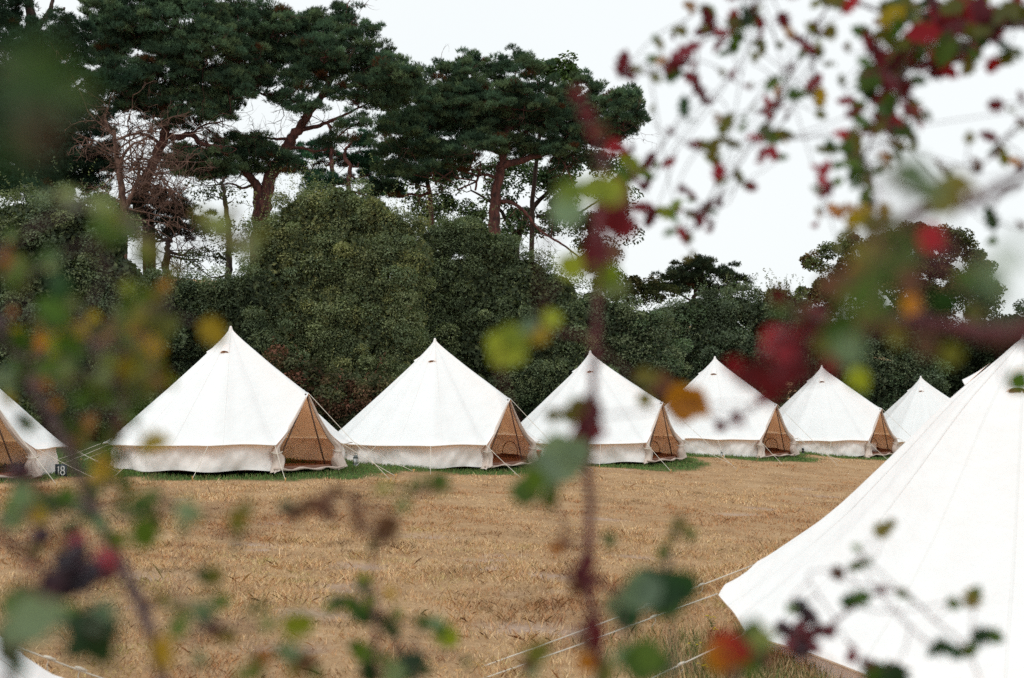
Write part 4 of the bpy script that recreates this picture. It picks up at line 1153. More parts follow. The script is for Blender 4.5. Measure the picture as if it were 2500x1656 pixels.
def foreground():
    # ---- hawthorn over the upper right
    h = Plant('hawthorn_bush', 'hawthorn branches with dark red berries and leaves hanging over the upper right', 'bush', 'haw', 'twig')
    h.line('RT', [(2360, 140, 1.9), (2250, 160, 1.9), (2080, 200, 1.92), (1900, 180, 1.95), (1700, 120, 2.0), (1500, 60, 2.05), (1300, -60, 2.1)], .0042, .002)
    h.line('RT', [(1300, -60, 2.1), (1050, -30, 2.1), (850, -20, 2.1), (700, -20, 2.1)], .002, .0016)
    h.line('RT', [(1900, 180, 1.95), (1780, 280, 1.95), (1680, 400, 1.95), (1600, 520, 1.95), (1540, 660, 1.97), (1480, 820, 2.0), (1430, 980, 2.0), (1420, 1120, 2.0), (1400, 1240, 2.0)], .0028, .0010)
    h.line('RT', [(850, -20, 2.1), (740, 130, 2.1), (600, 200, 2.1), (480, 250, 2.1), (360, 330, 2.1), (200, 420, 2.1), (90, 400, 2.1)], .0018, .0009)
    h.line('RT', [(1300, -60, 2.1), (1180, 120, 2.1), (1120, 270, 2.1), (1170, 480, 2.1), (1060, 570, 2.1), (1000, 670, 2.1), (900, 780, 2.1), (780, 860, 2.1), (640, 1080, 2.1), (600, 1180, 2.1), (430, 1230, 2.1), (400, 1360, 2.1)], .0018, .0008)
    h.line('RT', [(480, 250, 2.1), (470, 480, 2.1), (400, 640, 2.1), (320, 770, 2.1), (230, 920, 2.1), (120, 1000, 2.1)], .0013, .0008)
    h.line('RT', [(120, 1000, 2.1), (60, 1180, 2.1), (180, 1200, 2.1), (320, 1230, 2.1)], .0010, .0007)
    h.line('RT', [(1120, 270, 2.1), (900, 480, 2.1), (700, 720, 2.1), (520, 850, 2.1)], .0012, .0007)
    h.line('RT', [(2360, 700, 1.8), (2250, 800, 1.8), (2180, 900, 1.8), (2100, 950, 1.8), (1900, 960, 1.85)], .0016, .0009)
    h.line('RT', [(2360, 1080, 1.8), (2240, 1130, 1.8), (2180, 1250, 1.8)], .0014, .0008)
    h.leaves('RT', """50 370 120 m - 70,120 400 65 o,350 180 50 o,400 300 150 m - 40,330 380 110 m - 60,270 350 60 w,345 430 80 d,450 455 85 m - 140,495 530 85 m - 120,530 590 55 m,
      545 120 120 m - 110,590 190 70 m,450 45 55 e,700 240 100 g,760 90 110 d,740 150 80 g,790 130 70 p,850 265 75 o,680 430 50 m - 60,400 620 90 d - 100,220 620 30 o,320 760 40 m,770 500 40 m,1020 395 45 m,
      1010 180 60 e,1060 225 80 m - 150,1120 275 80 m - 150,1180 300 60 m,1160 150 80 m - 100,1180 190 60 m,1240 180 55 g,1365 25 110 r - 50,1430 190 90 g - 150,1350 270 55 o,1310 460 45 o,1150 480 95 r - 50,1190 565 90 y - 80,1060 550 85 g - 30,
      915 480 80 g,940 530 60 w,885 600 75 r - 100,890 660 60 r,1000 670 45 m,640 720 100 o,600 690 50 e,460 830 60 m,520 840 90 o - 150,570 870 100 o - 80,560 925 70 l,700 830 60 o,870 760 100 g,940 780 80 o - 20,970 790 70 y,
      870 880 80 r,920 890 70 r,800 790 55 r,740 735 50 g,600 1000 90 r - 80,610 1050 50 m,720 1020 75 o - 110,205 930 85 m - 60,310 940 80 r - 30,100 960 120 l,60 1010 90 g,140 1040 130 m,185 1065 60 m,40 860 80 r,
      170 1200 100 m - 170,300 1230 90 l - 160,350 1260 70 g - 100,430 1235 55 o,400 1095 60 m,450 1130 60 m - 130,530 1210 95 m - 60,605 1165 60 m,500 1290 50 m - 70,555 1290 50 m,400 1360 95 r - 110,450 1470 45 o,
      640 310 60 g,560 60 60 g,820 60 60 o,620 420 40 o,1240 370 40 o,960 260 40 o,820 330 60 o,260 250 60 o""", 2.1, 1, .66, 1.22)
    h.leaves('RT', """1590 80 110 y,1640 150 110 g,1575 170 60 y,1720 110 170 d,1790 190 160 r,1760 270 110 r,1880 90 130 r,1950 170 130 m,2050 100 140 m,2120 60 130 m,2200 130 150 r,1960 290 150 m,1880 330 90 r,2100 190 150 d,2040 270 110 d,2250 60 150 o,
      2100 30 120 l,1950 40 130 o,1800 20 130 d,1680 20 110 o,2320 30 120 m,1500 290 120 m - 120,1540 340 90 m,1460 230 80 m,1500 440 140 g,1460 400 80 g,1590 470 120 m,1640 430 100 m,1690 510 80 m,1600 380 110 o,1640 300 90 r,1700 250 100 o,
      1345 580 80 r - 170,1540 560 90 m,1600 600 100 o,1690 630 80 m,1740 670 80 g - 160,1560 640 80 g,1380 650 80 m,1430 700 90 g,1490 740 100 m,1570 720 80 m,1640 690 60 r,1310 775 60 r - 170,1360 820 120 o,1400 850 90 o,1230 865 90 o - 170,1330 870 80 g,
      1640 840 80 o - 150,1560 900 50 w,1220 975 70 r - 70,1205 1035 70 r,1220 1110 70 m,1375 950 75 g,1450 1000 80 g,1290 1050 60 g,1400 1060 60 g,1460 1110 85 g,1475 1165 75 d - 110,1510 990 60 g,1560 960 60 o,1430 930 60 g,1400 790 60 y,
      1280 1220 90 w,1345 1200 80 e,1420 1240 130 y,1340 1350 90 o - 40,1165 1300 28 r - 90,1180 1235 40 e,2245 900 95 o,2310 930 70 w - 160,2170 790 75 m,2100 950 70 b,1890 960 70 b,2350 700 50 m,2350 560 50 m,2180 1270 100 d - 110,2350 1300 50 m,2240 260 80 d - 120,2290 300 60 d,2280 630 30 o""", 1.95, 1, .68, 1.25)
    h.spray(110, .030, 'mmoordg', 0, 150, .05)
    h.spray(20, .026, 'mmoorg', 150, None, .035)
    for x, y, n_ in ((1830, 130, 4), (1560, 520, 2), (2080, 120, 4), (420, 330, 2), (1150, 470, 2), (1500, 700, 2)): h.berries('RT', x, y, n_, 70, .0055, 'rm', 1.97)
    h.foot = at(2700, 300, 1.9); 
    h.line('RT', [(2360, 140, 1.9), (2700, 300, 1.85), (2900, 1500, 1.8)], .010, .006, ext=(.15, .1))
    h.build()
    # ---- nearer bramble arch at the right edge
    n = Plant('bramble_arch', 'blurred arching bramble with large green leaves and red ones at the right edge', 'bush', 'oval', 'bramble')
    n.line('RT', [(1650, 1300, 1.0), (1760, 1240, 1.0), (1880, 1190, 1.0), (2000, 1170, .98), (2130, 1150, .96), (2300, 1050, .92), (2500, 900, .9)], .0042, .0030)
    n.line('RM', [(1560, 870, 1.0), (1700, 850, 1.0), (1900, 850, 1.0), (2080, 870, .98), (2200, 900, .95), (2400, 880, .9)], .0050, .0070)
    n.line('RM', [(1650, 860, 1.0), (1500, 820, 1.0), (1350, 850, 1.0), (1200, 920, 1.0), (1080, 950, 1.0), (960, 1060, 1.0)], .0024, .0012)
    n.line('RM', [(1600, 470, 1.0), (1620, 640, 1.0), (1560, 780, 1.0), (1560, 870, 1.0)], .0028, .0028)
    n.leaves('RT', "1700 1010 300 p .62 150,1820 1090 240 p .62 20,1990 1060 200 o 1.0 -20,1900 1150 200 o .9 0,1570 1290 190 o .7,1640 1350 180 g .5 -80,1680 1440 130 d .7,1430 1260 130 y 1.2,1490 1300 140 o 1.1", 1.0)
    n.leaves('RM', """1500 690 200 g .62,1600 590 210 g .55,1640 760 150 g .7,1540 800 110 o .8,1560 660 120 o .7,1450 610 150 b .75,1480 560 100 w .9,1420 700 90 o .9,1350 640 130 b 1.0,1880 390 150 r 1.1 -20,2160 640 240 d .7,2230 560 200 p .45,2080 620 180 g .9,2100 800 130 o 1.1,2170 880 130 d 1.0,1270 800 130 r 1.0,1240 880 110 r,1060 930 160 r,1150 900 110 r,1110 1000 110 r,
      960 1100 150 m,840 1060 90 r,1100 1120 170 m,1010 1160 120 m,1210 1090 130 m,1180 1010 120 m,1350 1060 110 r,1040 1230 90 m,1170 960 90 r,1400 880 180 g .85,1440 980 170 p .8,1320 940 130 o,1500 1130 130 l 1.2,1600 780 110 l,1780 740 110 w,1080 700 90 m,1090 770 90 g,1200 770 100 b,
      1720 480 200 g .8,1560 480 180 o .85,1760 620 150 b .9,1950 720 140 d .9,2230 930 90 b,2300 900 100 b 1.2,2340 1140 120 g 1.3 60,1850 950 120 b .9,1980 1000 120 o .9,1700 900 140 o .9,1400 750 120 g,2340 430 160 p .45,2290 760 130 p .5,900 1130 100 m,1130 1060 90 r,1480 900 110 g""", 1.0)
    n.berries('RM', 1090, 950, 7, 90, .0052, 'r', 1.02); n.berries('RM', 1240, 830, 6, 80, .0052, 'rm', 1.0); n.berries('RM', 1350, 1050, 3, 40, .005, 'r', 1.05); n.berries('RM', 1880, 390, 4, 60, .005, 'r', 1.15)
    n.line('RM', [(2400, 880, .9), (2700, 1200, .95), (2900, 2000, 1.0)], .009, .007, ext=(.1, .1))
    n.build()
    # ---- left hawthorn
    l = Plant('hawthorn_bush', 'blurred leafy thorn stem with yellow, orange and green leaves across the left side', 'bush', 'haw', 'twig')
    l.line('LB', [(290, 0, 1.15), (370, 180, 1.15), (450, 350, 1.15), (530, 530, 1.15), (600, 700, 1.14), (700, 880, 1.13), (770, 1040, 1.12), (830, 1180, 1.11), (910, 1380, 1.1), (950, 1568, 1.1)], .0048, .0042, ext=(.1, .15))
    l.line('L', [(-60, 600, 1.15), (20, 690, 1.15), (80, 790, 1.15), (150, 900, 1.15), (210, 1060, 1.15), (270, 1120, 1.15)], .0040, .0046)
    l.line('L', [(150, 900, 1.15), (260, 800, 1.15), (380, 720, 1.15), (450, 600, 1.15), (560, 400, 1.15), (600, 100, 1.15)], .0016, .0009)
    l.line('L', [(210, 1060, 1.15), (330, 1000, 1.15), (500, 930, 1.15), (640, 860, 1.15), (760, 720, 1.15), (840, 560, 1.15)], .0016, .0009)
    l.line('L', [(270, 1200, 1.15), (400, 1180, 1.15), (600, 1100, 1.15), (760, 1050, 1.15), (860, 940, 1.15)], .0014, .0009)
    l.line('L', [(20, 690, 1.15), (60, 560, 1.15), (120, 420, 1.15), (280, 320, 1.15)], .0014, .0008)
    l.leaves('L', """570 110 140 g .95,620 60 110 h .95,690 90 80 o,30 290 90 w,20 350 80 b,280 330 90 h,300 300 70 p,120 440 110 h,60 400 110 g,60 580 60 w,200 350 90 d,210 640 80 o,390 530 80 h,450 570 70 g,430 690 150 y,350 720 120 y,480 660 90 y,230 740 90 w,210 790 70 e,
      590 690 120 e,560 740 80 e,680 600 110 h,760 620 120 o,720 560 80 g,840 740 120 h,870 720 90 g,840 620 130 o,780 500 100 g,440 820 100 g,380 920 110 h,100 880 110 g,160 940 100 g,250 980 70 w,590 860 120 h,540 960 110 h,500 1000 90 g,450 1070 120 g,640 930 70 b,850 930 80 m,870 980 60 e,
      760 1070 100 g,770 890 130 o,720 820 110 o,480 1190 95 e,310 1090 55 w,370 1190 100 g,420 1290 90 e,410 1350 80 o,40 980 130 p,120 1200 90 d,560 1430 140 y,530 1490 100 y,590 1360 110 g,680 1500 90 g,650 1200 90 b,560 1080 90 g,620 1000 90 g,680 960 100 o,
      850 500 110 o,780 240 100 g,900 440 60 w,950 350 80 o,820 1000 90 o,330 860 80 b,300 640 80 d,700 740 90 g,660 1090 80 p,930 640 90 g,870 850 90 o,600 1280 80 o,330 1300 60 d,720 1160 80 g""", 1.15, 2, .9)
    l.leaves('LB', """120 500 170 p,60 560 120 g,260 560 180 o - 40,220 620 120 y,390 500 120 g,470 560 130 p,580 660 110 p,60 640 150 p,150 580 110 b,160 400 120 m,230 440 80 m,740 450 100 g,830 560 160 g,780 600 90 g,840 720 190 g - -70,900 660 120 b,1090 590 160 p .9,1140 620 80 g,1070 700 70 g,
      1390 630 130 o - -80,1380 690 90 g,1380 790 70 d,1450 570 90 o,1180 970 110 d - -60,1170 1170 160 p .9,1210 1220 120 d,1040 1270 140 g - 80,1070 1180 100 o,1250 1290 140 b,880 490 90 g,940 1100 90 o,1000 1130 80 g,880 1130 80 b,700 590 90 h,980 560 80 b,
      350 560 100 g,520 620 90 d,1230 600 70 b,930 500 60 g,500 430 80 o,560 500 80 h,680 760 120 g,1290 1120 110 g,1330 1330 100 o,1560 1250 100 g,420 1180 110 g""", 1.1)
    l.spray(55, .024, 'gogylhd', 105, None, .05)
    l.build()
    # ---- blackberry bramble low left
    b = Plant('blackberry_bramble', 'out of focus bramble with dark blackberries and large green leaves at lower left', 'bush', 'oval', 'bramble')
    b.line('LB', [(-80, 700, 1.0), (60, 780, 1.0), (200, 900, 1.0), (330, 980, 1.0), (430, 940, 1.0), (520, 900, 1.0), (640, 860, 1.0)], .003, .0015)
    b.line('LB', [(330, 980, 1.0), (300, 1120, .95), (220, 1260, .9), (120, 1400, .9), (40, 1568, .9)], .003, .004, ext=(-.1, .1))
    b.line('LB', [(220, 1260, .9), (380, 1260, .85), (520, 1260, .8), (600, 1320, .8)], .002, .001)
    b.leaves('LB', "560 1340 330 d .8 -70,590 1200 190 p .8,480 1260 200 d .8,200 1220 280 p .75 10,90 1290 220 p .8,340 1180 150 p .85,150 1120 170 o,220 1080 150 m,120 1060 120 g,100 1500 120 d .8,30 1340 150 k .9,380 1050 140 k,480 1010 150 k,300 1000 150 k,40 1430 150 d,60 1130 130 g,360 870 120 k,440 1400 140 d .9,70 800 70 b,640 1280 150 d .8", 1.0)
    b.berries('LB', 450, 900, 6, 120, .0085, 'k', 1.0, 'blackberry_cluster', True); b.berries('LB', 560, 960, 5, 90, .0085, 'km', 1.0, 'blackberry_cluster', True)
    b.berries('LB', 640, 870, 4, 50, .0075, 'r', 1.0, 'blackberry_cluster', True); b.berries('LB', 240, 750, 2, 30, .0085, 'k', 1.05, 'blackberry_cluster', True); b.berries('LB', 440, 760, 3, 40, .006, 'r', 1.05, 'blackberry_cluster', True)
    b.berries('LB', 130, 400, 3, 60, .008, 'km', 1.1, 'blackberry_cluster', True)
    b.build()
    # ---- very near leaves at top left
    t = Plant('overhanging_twig', 'hugely blurred green twig very close to the lens at top left', 'twig', 'haw', 'twig')
    t.line('TL', [(-200, 300, .45), (0, 420, .45), (150, 560, .45), (300, 620, .46), (420, 560, .47)], .0012, .0008)
    t.line('TL', [(0, 420, .45), (120, 300, .45), (230, 250, .45)], .0010, .0008)
    t.leaves('TL', "130 400 420 g .36,260 330 330 g .36,90 600 420 d .34,280 560 330 d .36,170 760 360 b .36,400 590 260 p .40,60 850 330 d .36,330 450 260 g .38,30 300 260 d .36,200 920 260 d .36,480 520 160 g .45", .45)
    t.line('TL', [(-200, 300, .45), (-700, 900, .5)], .003, .002, ext=(-.15, .1))
    t.build()
    t2 = Plant('hedge_twig', 'softly blurred pale and green leaves on a thin twig above the left bush', 'twig', 'haw', 'twig')
    t2.line('TL', [(30, 1440, 1.0), (180, 1330, 1.0), (380, 1230, 1.0), (560, 1200, 1.0), (700, 1280, 1.0), (850, 1400, 1.0), (1100, 1420, 1.0), (1420, 1380, 1.0)], .0012, .0008)
    t2.leaves('TL', "380 1130 140 h,430 1180 110 p,590 1190 160 h .95,640 1290 170 l .95,570 1310 110 g,700 1260 90 o,840 1430 120 o,900 1480 90 o,1250 1300 150 h,1170 1240 110 o,1420 1430 160 h,1330 1400 110 o,1500 1350 90 o,250 1140 90 p,1340 1230 80 o", 1.0)
    t2.line('TL', [(30, 1440, 1.0), (-150, 1700, 1.0), (-250, 2400, 1.0)], .002, .002, ext=(-.1, .1))
    t2.build()
    # ---- dark red bramble stem in the middle
    s = Plant('tall_bramble', 'upright dark red bramble stem with big green leaves in front of the middle tent', 'bush', 'oval', 'bramble')
    s.line('full', [(1388, 470, 1.25), (1380, 560, 1.22), (1385, 660, 1.2), (1375, 780, 1.2), (1372, 900, 1.2), (1368, 1000, 1.2), (1362, 1130, 1.18), (1362, 1250, 1.15), (1355, 1330, 1.15), (1372, 1430, 1.15), (1385, 1568, 1.15)], .0044, .0026, ext=(.05, .1))
    s.line('full', [(1372, 900, 1.2), (1345, 930, 1.2), (1320, 960, 1.2)], .002, .0012)
    s.line('full', [(1375, 780, 1.2), (1300, 770, 1.2), (1240, 760, 1.2), (1190, 790, 1.2)], .0016, .0010)
    s.line('full', [(1368, 1010, 1.2), (1330, 1060, 1.2), (1260, 1090, 1.2)], .0018, .0012)
    s.line('full', [(1360, 1340, 1.15), (1420, 1360, 1.15), (1500, 1370, 1.15)], .0024, .0014)
    s.line('full', [(1375, 790, 1.2), (1440, 850, 1.3), (1520, 900, 1.35), (1590, 925, 1.4), (1680, 985, 1.5), (1760, 930, 1.5)], .0012, .0006)
    s.leaves('CM', "1480 300 300 l 1.1 60,1560 200 260 l 1.1 35,1730 190 200 y 1.12 50,1850 70 160 l 1.15 20,1660 120 160 p 1.1,1440 380 180 l 1.12 100,2080 820 220 o 1.25 20,1990 860 150 o,1860 860 130 o 1.3 10,2150 940 230 m 1.2,2100 1040 200 m 1.2 80,2200 820 160 m 1.2,2180 720 120 m 1.25 90,2240 1000 120 m", 1.2)
    s.leaves('CB', """1590 160 280 p 1.15 10,1480 240 230 p 1.15 50,1380 350 180 g 1.15 80,1430 290 150 g,1520 400 110 g 1.2 -80,1540 340 80 o,1680 120 150 p,1640 250 80 o,1860 640 100 g 1.3 -50,1560 690 90 w 1.3 40,1600 640 80 b,2170 930 300 d 1.05 10,2200 960 280 g 1.1 50,2100 900 250 d 1.08 -20,2050 930 240 p 1.05,2280 900 220 d 1.05,1970 1080 170 d,1900 1010 130 p,
      2060 1330 270 g 1.0 -10,1980 1310 180 p 1.0,1450 1290 150 o 1.1 40,1400 1350 120 b,1730 1340 120 w,1700 830 120 m,1690 900 110 b,1740 760 120 m,1780 870 100 m,1760 1120 110 m,1790 1210 110 m,1720 1230 90 b,1800 1160 90 m,1420 1390 90 p,1840 1400 150 o""", 1.15)
    s.leaves('full', "1360 440 105 l 1.0 160,1320 445 70 l 1.0,1410 440 70 l 1.0 20,1310 490 80 p 1.2,1430 510 70 m,1400 500 70 m,1450 530 60 m,1355 265 34 m 1.1 -60,1372 305 34 m 1.1 -60,1335 215 30 m 1.0,1390 300 30 b 1.0,1420 340 40 r 1.5,1400 640 70 l 1.2,1420 665 60 h 1.2,1370 600 70 m 1.2,1320 615 60 l 1.15,1380 560 60 m,1440 470 50 b,1410 580 60 b,1600 935 70 w 1.35 -30,1580 930 75 w 1.35 10,1495 875 60 o 1.3 10,1490 925 34 o 1.4,1530 890 50 b 1.4,1665 985 26 m 1.6,1700 960 22 m 1.6,1710 975 20 m,1760 925 20 r 1.6,1740 940 18 m", 1.25)
    s.line('full', [(1388, 470, 1.25), (1395, 400, 1.3), (1385, 330, 1.35), (1350, 240, 1.4), (1335, 210, 1.4)], .002, .001)
    s.build()
    # ---- leafy shoots along the bottom
    q = Plant('leafy_shoot', 'thin shoot with small green leaves at the bottom centre', 'plant', 'haw', 'twig')
    q.line('CB', [(430, 860, 1.35), (460, 960, 1.35), (520, 1060, 1.35), (600, 1180, 1.35), (690, 1300, 1.35), (760, 1434, 1.35)], .0014, .0020, ext=(.05, .1))
    q.line('CB', [(460, 960, 1.35), (380, 990, 1.35), (300, 1010, 1.35), (240, 1020, 1.35)], .001, .0008)
    q.line('CB', [(690, 1300, 1.35), (760, 1180, 1.35), (830, 1100, 1.35), (920, 1160, 1.35)], .001, .0008)
    q.leaves('CB', "450 870 100 l,440 910 70 g,300 1000 110 g - 10,250 1020 80 g,370 1000 90 g,440 1060 130 d - -60,400 1040 90 g,480 990 90 l,600 1150 130 g - -70,560 1100 80 d,640 1060 70 h,600 940 60 y,790 1110 110 g - 160,850 1120 90 p,920 1190 140 l - -40,890 1160 90 g,450 1290 150 g,400 1250 90 g,480 1400 140 d,680 1380 190 d - 30,740 1330 130 d,620 1400 130 p,520 1200 60 b,640 1250 60 b,1040 1340 70 g,560 1320 80 g,800 1400 100 d", 1.35)
    q.build()
    q = Plant('leafy_shoot', 'rusty brown and green leaves on a low shoot at the bottom left of centre', 'plant', 'haw', 'twig')
    q.line('LB', [(1480, 1400, 1.1), (1520, 1480, 1.1), (1560, 1568, 1.1)], .0014, .0018, ext=(.02, .1))
    q.line('LB', [(1520, 1480, 1.1), (1620, 1440, 1.1), (1720, 1430, 1.1)], .001, .0008)
    q.leaves('LB', "1500 1480 140 o,1540 1430 100 w,1480 1530 110 g,1700 1430 140 p,1640 1400 90 g,1780 1480 140 b,1720 1510 120 o,1840 1530 100 g,1170 1460 100 p,1400 1550 90 g", 1.1)
    q.build()
    q = Plant('dried_weed', 'out of focus dried brown seed heads in front of the field', 'weed', 'oval', 'bramble')
    q.line('CB', [(560, 560, 1.15), (520, 650, 1.15), (500, 760, 1.15), (500, 1000, 1.12), (540, 1434, 1.1)], .0010, .0016, ext=(.0, .1))
    q.line('CB', [(540, 600, 1.15), (440, 480, 1.15), (300, 400, 1.15), (150, 430, 1.15), (20, 480, 1.15)], .0010, .0006)
    q.line('CB', [(440, 480, 1.15), (420, 400, 1.15), (400, 340, 1.15)], .0008, .0006)
    q.line('CB', [(520, 650, 1.15), (620, 470, 1.15), (720, 380, 1.15), (880, 300, 1.15)], .0008, .0006)
    q.leaves('CB', "20 480 80 b,80 460 80 b,130 430 90 b,180 410 80 b,240 380 80 b,290 350 70 b,240 460 90 b,250 520 60 b,200 460 70 b,400 380 60 b,380 440 60 b,400 500 60 b,410 560 60 b,440 590 50 b,480 440 60 b,560 530 90 b,600 580 90 b,620 540 80 b,550 580 80 b,520 630 80 o,500 680 70 g,600 620 70 b,320 340 50 b,60 500 70 b,570 330 70 l,520 340 60 o,640 330 50 o,720 330 60 g,780 300 70 g,880 300 110 g,920 340 60 g,680 430 80 h,640 450 60 g,850 350 60 o", 1.15)
    q.build()
    q = Plant('dried_weed', 'faint olive weed sprig in front of the right side of the field', 'weed', 'oval', 'twig')
    q.line('CB', [(2250, 500, 1.3), (2220, 620, 1.3), (2190, 720, 1.3), (2200, 1000, 1.25), (2250, 1434, 1.2)], .0007, .0012, ext=(.0, .1))
    q.leaves('CB', "2250 550 80 o,2180 700 70 g,2160 730 50 o,2340 600 60 g,2300 560 50 o,2230 620 50 o,2200 660 40 o,2280 500 40 o,2330 640 40 d", 1.3)
    q.build()
    # ---- blackberry spray over the near tent
    r = Plant('blackberry_spray', 'thin bramble spray with a cluster of blackberries over the near white tent', 'bush', 'haw', 'bramble')
    r.line('RB', [(1060, 1370, 1.6), (1180, 1300, 1.6), (1280, 1220, 1.6), (1380, 1140, 1.6), (1520, 1060, 1.6), (1640, 1050, 1.6), (1720, 1090, 1.6), (1850, 1220, 1.6), (1990, 1330, 1.6), (2080, 1480, 1.6), (2120, 1600, 1.6)], .0007, .0022, ext=(.1, .1))
    r.line('RB', [(1280, 1220, 1.6), (1120, 960, 1.6), (1300, 930, 1.6), (1480, 870, 1.6), (1560, 700, 1.6)], .0009, .0005)
    r.line('RB', [(1850, 1220, 1.6), (1960, 1120, 1.6), (2070, 1090, 1.6)], .0006, .0005)
    r.line('RB', [(1990, 1330, 1.6), (2080, 1330, 1.6), (2160, 1290, 1.6), (2240, 1310, 1.6)], .0008, .0006)
    r.leaves('RB', """1545 700 100 o 1.7 35,1600 660 60 o,1290 945 90 b 1.7 20,1400 905 90 g 1.7 15,1470 880 50 g,1370 1105 110 d 1.6,1430 1090 90 g,1540 1040 60 m,1660 1060 60 p,2070 1090 110 o - 70,1960 1120 80 g - 0,2100 1050 60 g,1880 1370 110 d,1960 1395 110 d,2050 1390 100 g,2120 1310 110 d - 20,2190 1310 100 g,1830 1400 60 d,
       1370 1430 70 m,1380 1380 50 m,1480 1470 60 m,1440 1460 50 b,1550 1530 170 d,1640 1550 150 d,1490 1520 110 g,1400 800 50 p,1020 1150 60 p,1700 1090 50 p""", 1.6)
    for x, y, k_, rr in ((1065, 1140, 'k', .010), (970, 1262, 'k', .009), (1130, 1200, 'km', .010), (1040, 1300, 'm', .010), (1110, 1310, 'm', .009), (1180, 1270, 'm', .009), (1240, 1285, 'm', .008), (1080, 1390, 'km', .011), (1010, 1360, 'm', .009), (1150, 1380, 'm', .008), (1075, 1255, 'm', .008)):
        r.berries('RB', x, y, 1, 2, rr * 1.05, k_, 1.6, 'blackberry', True)
    r.build()
    u = Plant('rose_leaf_shoot', 'low shoot with blurred red and orange leaves in front of the near guy line', 'plant', 'oval', 'twig')
    u.line('RB', [(700, 1330, 1.05), (690, 1450, 1.05), (720, 1568, 1.05)], .0012, .002, ext=(.03, .1))
    u.leaves('RB', "640 1350 170 r .98,620 1430 180 w .98,700 1400 170 r .98,660 1480 150 b,760 1400 160 g,800 1300 170 g,850 1320 150 h,830 1430 150 d,780 1480 130 g,200 1430 190 g .95,120 1470 150 d,270 1480 150 g,900 1440 60 r,560 1480 90 g,820 1250 90 g", 1.05)
    u.build()

if not os.environ.get('NOFG'): foreground()
